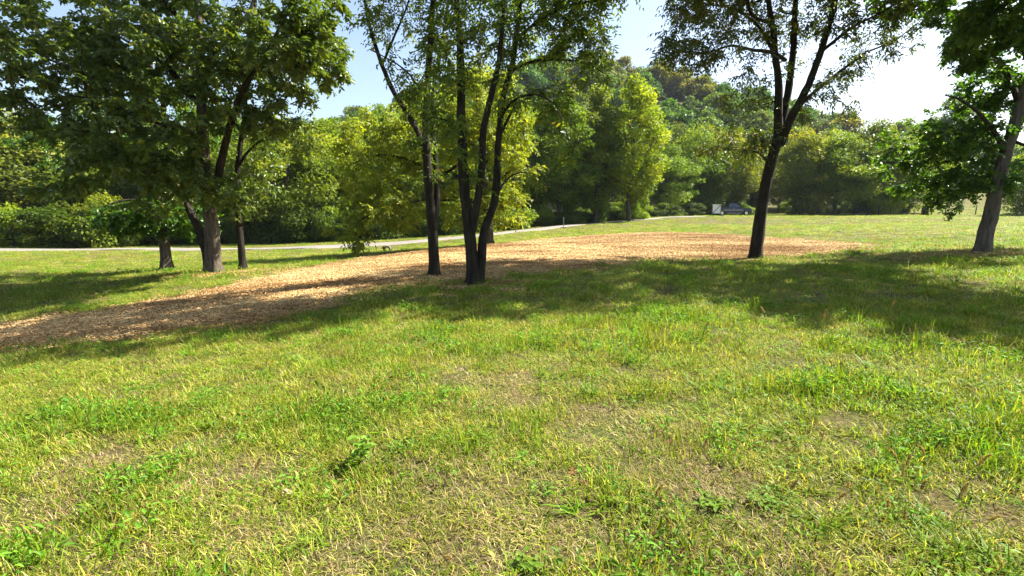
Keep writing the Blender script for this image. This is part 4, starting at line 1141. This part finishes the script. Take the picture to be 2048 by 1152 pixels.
for s in (-1, 1):
    for (x0, x1, t0, t1) in ((-.12, .92, -.08, .40), (-.70, -.20, -.60, -.18)):
        p = [side_pt(x0, 1.22, s), side_pt(x1, 1.22, s), side_pt(t1, 1.72, s), side_pt(t0, 1.72, s)]
        if s > 0: p = p[::-1]
        quad_plate('side_window', p, .012, M['glass'], tr)
    MB().box((-.05, s * (hw + .008), .80), (2.9, .016, .07)).build('side_stripe', M['silver'], tr)
    dr = MB().box((.42, s * (hw + .004), .83), (1.18, .008, .60)).build('door', M['truck'], tr)
    MB().box((-.02, s * (hw + .02), 1.02), (.16, .024, .04)).build('door_handle', M['silver'], dr)
    MB().box((.98, s * (hw + .10), 1.24), (.10, .20, .17)).build('wing_mirror', M['truck'], tr)
    MB().box((2.62, s * .68, .86), (.17, .40, .17)).build('headlight', M['lamp'], tr)
    MB().box((-2.755, s * .84, .95), (.04, .18, .34)).build('tail_light', M['red'], tr)
    MB().box((.1, s * (hw - .02), .34), (2.1, .16, .05)).build('running_board', M['silver'], tr)
    for wx in (1.88, -1.74):
        ring = [(wx + .37 * math.cos(a), .37 + .37 * math.sin(a)) for a in np.linspace(0, 2 * math.pi, 22, endpoint=False)]
        y0, y1 = (s * .70, s * .94) if s > 0 else (-.94, -.70)
        wh = MB().prism(ring, y0, y1).build('wheel', M['tyre'], tr)
        rm = MB()
        rr = [(wx + .225 * math.cos(a), .37 + .225 * math.sin(a)) for a in np.linspace(0, 2 * math.pi, 18, endpoint=False)]
        rm.prism(rr, s * .90, s * .952)
        rim = rm.build('rim', M['chrome'], wh)
quad_plate('windscreen', [(1.06, -.83, 1.20), (1.06, .83, 1.20), (.47, .72, 1.74), (.47, -.72, 1.74)], .012, M['glass'], tr)
quad_plate('rear_window', [(-.78, .72, 1.24), (-.78, -.72, 1.24), (-.68, -.66, 1.70), (-.68, .66, 1.70)], .012, M['glass'], tr)
MB().box((2.76, 0, .52), (.16, 1.86, .20)).build('front_bumper', M['chrome'], tr)
MB().box((-2.82, 0, .55), (.16, 1.80, .18)).build('rear_bumper', M['chrome'], tr)
MB().box((2.70, 0, .84), (.05, 1.0, .24)).build('grille', M['silver'], tr)

# white sign board with diagonal brace
SY = 74.5
sx = at(1432.5, 430, SY)[0]
sg = tag(empty('sign_board', (sx, SY, gz(sx, SY))), 'white panel on two posts with a dark diagonal brace, in front of the pickup tail', 'sign')
ph = 1.66
MB().box((0, 0, .36 + .62), (1.16, .03, 1.22)).build('panel', M['white'], sg)
for s in (-1, 1):
    MB().box((s * .61, -.02, ph / 2 - .1), (.075, .09, ph + .2)).build('post', M['old_wood'], sg)
MB().box((0, -.01, ph - .03), (1.36, .12, .06)).build('top_rail', M['white'], sg)
L = math.hypot(1.16, 1.2)
br = MB(); d = np.array((1.12, 0, 1.2)) / np.linalg.norm((1.12, 0, 1.2)); n = np.array((-d[2], 0, d[0]))
c0 = np.array((0, -.035, .98)); P = []
for ky in (-.015, .015):
    for a, bb in ((-1, -1), (1, -1), (1, 1), (-1, 1)):
        P.append(c0 + d * a * .80 + n * bb * .035 + np.array((0, ky, 0)))
br.add(P, [(0, 1, 2, 3), (7, 6, 5, 4), (0, 4, 5, 1), (1, 5, 6, 2), (2, 6, 7, 3), (3, 7, 4, 0)]).build('brace', M['dark_wood'], sg)

# marker post beside the lane, and two short stakes
def marker(px, py, h, label, name='marker_post', plate=True):
    p = gpt(px, py)
    t = tag(empty(name, tuple(p)), label, 'post')
    MB().tube([(0, 0, -.1), (0, 0, h)], .032, 8).build('shaft', M['steel'], t)
    if plate:
        MB().box((0, -.045, h - .12), (.08, .02, .16)).build('reflector', M['silver'], t)
        MB().box((0, 0, .03), (.5, .3, .05)).build('base_plate', M['black_pipe'], t)
marker(1127, 456, 1.0, 'thin upright metal marker post beside the lane')
marker(1158, 447, .26, 'short stake by the lane, nearer the thin marker post', 'short_stake', False)
marker(1170, 446, .28, 'short stake by the lane, farther from the thin marker post', 'short_stake', False)

# drain pipe end in the ditch
p = gpt(774, 502); p = np.array((p[0], p[1], gz(p[0], p[1] + .2) - .07))
t = tag(empty('drain_pipe', tuple(p)), 'short black drain pipe with pale lip poking from the ditch bank', 'pipe')
ang = np.linspace(0, 2 * math.pi, 20, endpoint=False)
def ringtube(r0, r1, y0, y1):
    b = MB(); n = len(ang); P = []
    for (r, y) in ((r0, y0), (r1, y0), (r1, y1), (r0, y1)):
        P += [(r * math.cos(a), y, .13 + r * math.sin(a)) for a in ang]
    Fs = []
    for k in range(4):
        for i in range(n):
            j = (i + 1) % n; k2 = (k + 1) % 4
            Fs.append((k * n + i, k * n + j, k2 * n + j, k2 * n + i))
    return b.add(P, Fs)
ringtube(.14, .172, -.12, .30).build('pipe', M['black_pipe'], t)
MB().prism([(-.21, .20), (-.17, .31), (.0, .36), (.17, .31), (.21, .20), (.19, .19), (.13, .29), (0, .325), (-.13, .29), (-.19, .19)], -.20, .02).build('lip', M['concrete'], t)

# wire fence at the far side of the meadow
FY = 79.0
f0 = at(1600, 431, FY)[0]
fz = lambda x, y: gz(x, y)
fe = tag(empty('wire_fence', (f0, FY, gz(f0, FY))), 'weathered post and wire fence along the far side of the meadow', 'fence')
fp = []
for k, px in enumerate([1604, 1633, 1654, 1690, 1712, 1734, 1757, 1780, 1803, 1862, 1890, 1918, 1950, 1990, 2030, 2075]):
    Y = FY - max(0, px - 1860) * .025; x = at(px, 431, Y)[0]; z = gz(x, Y)
    h = 1.15 + .15 * math.sin(k * 2.3); tilt = (.22 if px == 1803 else .05 * math.sin(k * 1.7))
    o = np.array((f0, FY, gz(f0, FY)))
    a = np.array((x, Y, z - .3)) - o; bt = np.array((x + tilt * h, Y, z + h)) - o
    MB().tube([a, (a + bt) / 2 + np.array((.01, 0, 0)), bt], [.075, .07, .06], 7).build('post', M['dark_wood'], fe)
    fp.append((a, bt))
for hfrac in (.45, .72, .95):
    w = MB()
    pts = [a + (bt - a) * hfrac + np.array((0, -.07, 0)) for a, bt in fp]
    w.tube(pts, .007, 4).build('wire', M['dark_wood'], fe)
px = 1841; x = at(px, 431, FY)[0]
bl = tag(empty('log_block', (x, FY - .8, gz(x, FY - .8))), 'squat dark log block with a short plank on top beside the wire fence', 'log')
ring = [(.46 * math.cos(a) * (1 + .07 * math.sin(3 * a)), .40 * math.sin(a)) for a in np.linspace(0, 2 * math.pi, 14, endpoint=False)]
bb_ = MB().prism(ring, -.1, 1.12, 'z').build('stump', M['dark_wood'], bl)
MB().box((.55, 0, 1.17), (1.3, .45, .10), .15).build('plank', M['dark_wood'], bl)

# ------------------------------------------------------------------ small plants and fallen leaves in the near grass
def above_ground(px, py, h):
    ys = np.linspace(1.3, 14, 2500); d = at(px, py, 1.0) - np.array((0, 0, CAM_H))
    xs = d[0] * ys; zs = CAM_H + d[2] * ys
    i = int(np.argmax(zs < ground(xs, ys) + h))
    return np.array((xs[i], ys[i], float(ground([xs[i]], [ys[i]])[0])))
M['foxtail'] = leaf_mat('foxtail_head', [(0, (0.16, 0.11, 0.045)), (.5, (0.30, 0.22, 0.10)), (1, (0.45, 0.37, 0.20))], trans=.3, rough=.6, spec=.2)
M['stem'] = leaf_mat('grass_stem', [(0, (0.16, 0.20, 0.04)), (1, (0.30, 0.30, 0.08))], trans=.1, rough=.5, spec=.2)
def foxtail(seed, h, hl):
    g = np.random.default_rng(seed)
    lean = g.uniform(.02, .10)
    k = np.linspace(0, 1, 7)
    az = g.random() * 6.28
    path = np.c_[lean * k ** 2 * math.cos(az), lean * k ** 2 * math.sin(az), h * k - .02 * (k == 0)]
    V, Qd = tube(path, np.linspace(.0016, .0010, 7), 4)
    sm = raw_mesh('stem', V, Qd, M['stem'], tint=np.full(len(V), g.random()))
    d = unit(path[-1] - path[-2]); n = 170
    t = g.random(n); ang = g.random(n) * 6.28
    e1 = unit(np.cross(d, np.array((.3, .9, .1)))); e2 = np.cross(d, e1)
    bend = np.array((math.cos(az), math.sin(az), -.3)) * .25
    cpos = path[-1] + d * (t * hl)[:, None] + bend * (hl * t ** 2)[:, None]
    out = np.cos(ang)[:, None] * e1 + np.sin(ang)[:, None] * e2
    B = cpos + out * .001
    V, Qd = leaf4_geo(B, out * .8 + d * .9, np.cross(out, d) + g.normal(0, .2, (n, 3)), .012 * (1 - .45 * t) * g.uniform(.8, 1.2, n), np.full(n, .0032))
    hm_ = raw_mesh('seed_head', V, Qd, M['foxtail'], tint=np.repeat(g.random(n), 4))
    return sm, hm_
FOX = [foxtail(900 + k, h, hl) for k, (h, hl) in enumerate([(.24, .06), (.28, .055), (.21, .05), (.30, .065), (.26, .045)])]
fox_px = [(1301, 990), (1554, 987), (1491, 1035), (1356, 1065), (1516, 1090), (1811, 920), (1828, 921), (1924, 950), (1936, 948), (1781, 1015), (1811, 1016), (1469, 850), (1696, 940), (1804, 970), (1829, 980), (1914, 990),
          (1944, 1012), (1869, 895), (1636, 885), (1664, 980), (1401, 895), (2009, 992), (307, 1060), (500, 955), (507, 1010), (1780, 605), (1812, 606), (1846, 590), (1640, 660), (1960, 615), (1470, 690), (1545, 640), (1715, 640), (1820, 660), (1400, 660)]
for k, (px, py) in enumerate(fox_px):
    sm, hm_ = FOX[k % 5]
    p = above_ground(px, py + 8, .26)
    o = tag(empty('foxtail', tuple(p), random.uniform(0, 6.28)), 'bristly tan foxtail seed head on a thin stem standing in the grass', 'foxtail', 'foxtail seed heads in the meadow')
    s = random.uniform(.85, 1.15) * (1.25 if p[1] > 5 else 1.0); o.scale = (s, s, s)
    link('stem', sm, o); link('seed_head', hm_, o)

def leafy_plant(px, py, label, nst, h, lsize, seed, mat, flat=False):
    g = np.random.default_rng(seed); p = gpt(px, py)
    o = tag(empty('leafy_weed', tuple(p)), label, 'weed')
    me_l = None
    V, Qd = leaf_geo(np.zeros((1, 3)), np.array([[1., 0, 0]]), np.array([[0., 0, 1]]), np.array([1.]), np.array([.55]))
    lm = raw_mesh('leaf', V, Qd, mat, tint=np.full(6, .7), smooth=False)
    for s in range(nst):
        az = g.random() * 6.28; ln = g.uniform(1.0, 2.2) if flat else g.uniform(.15, .6); k = np.linspace(0, 1, 5); hh = h * g.uniform(.6, 1.1)
        path = np.c_[math.cos(az) * ln * hh * k, math.sin(az) * ln * hh * k, hh * k - .015 * (k == 0)]
        V, Qd = tube(path, np.linspace(.003, .0015, 5), 5)
        link('stem', raw_mesh('stem', V, Qd, M['stem'], tint=np.full(len(V), .4), smooth=True), o)
        for j in range(6):
            f = .3 + .7 * j / 5; q = np.array([np.interp(f, k, path[:, c_]) for c_ in range(3)])
            l = link('leaf', lm, o, tuple(q)); sz = lsize * g.uniform(.7, 1.15) * (1.1 - .3 * f)
            l.scale = (sz, sz, sz); l.rotation_euler = (g.normal(0, .25), g.uniform(-.5, .25), az + j * 2.4 + g.normal(0, .3))
M['weed_bright'] = leaf_mat('weed_bright', [(0, (0.10, 0.20, 0.02)), (1, (0.17, 0.30, 0.03))], trans=.4, rough=.5, spec=.25)
M['weed_deep'] = leaf_mat('weed_deep', [(0, (0.08, 0.15, 0.015)), (1, (0.13, 0.22, 0.02))], trans=.4, rough=.6, spec=.12)
leafy_plant(722, 925, 'bright green broad-leaved weed rising from the near grass', 6, .20, .085, 11, M['weed_bright'])
leafy_plant(700, 945, 'darker leafy weed at the foot of the bright broad-leaved weed', 4, .10, .06, 12, M['weed_deep'])
leafy_plant(1415, 1010, 'small dark green weed among the straw patches near the front', 7, .05, .05, 13, M['weed_deep'], True)
leafy_plant(1045, 1140, 'dark green weed tuft at the bottom edge of the picture', 7, .05, .05, 14, M['weed_deep'], True)
leafy_plant(1530, 1010, 'low green weed beside the foxtail heads on the straw patch', 6, .045, .045, 15, M['weed_deep'], True)

def dead_leaf_mesh(seed):
    g = np.random.default_rng(seed)
    n = 12; a = np.linspace(0, 2 * math.pi, n, endpoint=False)
    r = np.where(np.arange(n) % 2 == 0, 1.0, .72) * (1 + .12 * g.normal(size=n))
    x = np.cos(a) * r * .5; y = np.sin(a) * r * .34; z = .22 * (y * 2) ** 2 + .14 * x * x + .04 * g.normal(size=n)
    V = np.vstack([np.c_[x, y, z], [[0, 0, 0], [.30, 0, .0], [-.30, 0, .02]]])
    Fs = []
    for i in range(n):
        j = (i + 1) % n; m = (a[i] + math.pi / n) % (2 * math.pi)
        c_ = n + 1 if (m < .9 or m > 5.38) else (n + 2 if 2.25 < m < 4.03 else n)
        Fs.append((i, j, c_))
    return V, np.array(Fs)
def dead_mat(nm, col):
    return leaf_mat(nm, [(0, [c * .7 for c in col]), (1, col)], trans=.2, rough=.7, spec=.2)
DM = {'red': dead_mat('dead_leaf_red', (.34, .12, .06)), 'tan': dead_mat('dead_leaf_tan', (.34, .25, .16)), 'orange': dead_mat('dead_leaf_orange', (.46, .24, .09)), 'brown': dead_mat('dead_leaf_brown', (.16, .085, .04))}
fallen = [(517, 842, 'red', .07), (575, 987, 'tan', .075), (440, 947, 'tan', .06), (650, 955, 'tan', .06), (830, 985, 'orange', .055), (895, 1120, 'orange', .08), (452, 980, 'brown', .06), (180, 1117, 'tan', .07), (50, 1002, 'tan', .06),
          (1144, 945, 'red', .06), (1309, 1070, 'orange', .055), (1419, 892, 'brown', .08), (1829, 1035, 'brown', .075), (1339, 885, 'red', .05), (1439, 684, 'tan', .11), (1171, 967, 'red', .055), (1364, 1105, 'orange', .05), (465, 865, 'tan', .06), (922, 740, 'tan', .07)]
for k, (px, py, c_, s) in enumerate(fallen):
    V, Fs = dead_leaf_mesh(950 + k % 4)
    p = above_ground(px, py, .045)
    o = link('fallen_leaf', raw_mesh('fallen_leaf', V, Fs, DM[c_], tint=np.random.default_rng(k).random(len(V))), None, (p[0], p[1], p[2] + .05))
    o.scale = (s, s, s); o.rotation_euler = (random.gauss(0, .5), random.gauss(0, .5), random.uniform(0, 6.28))
    tag(o, 'curled %s fallen leaf lying on the grass' % {'red': 'reddish', 'tan': 'pale tan', 'orange': 'orange brown', 'brown': 'dark brown'}[c_], 'fallen leaf', 'fallen leaves in the grass')
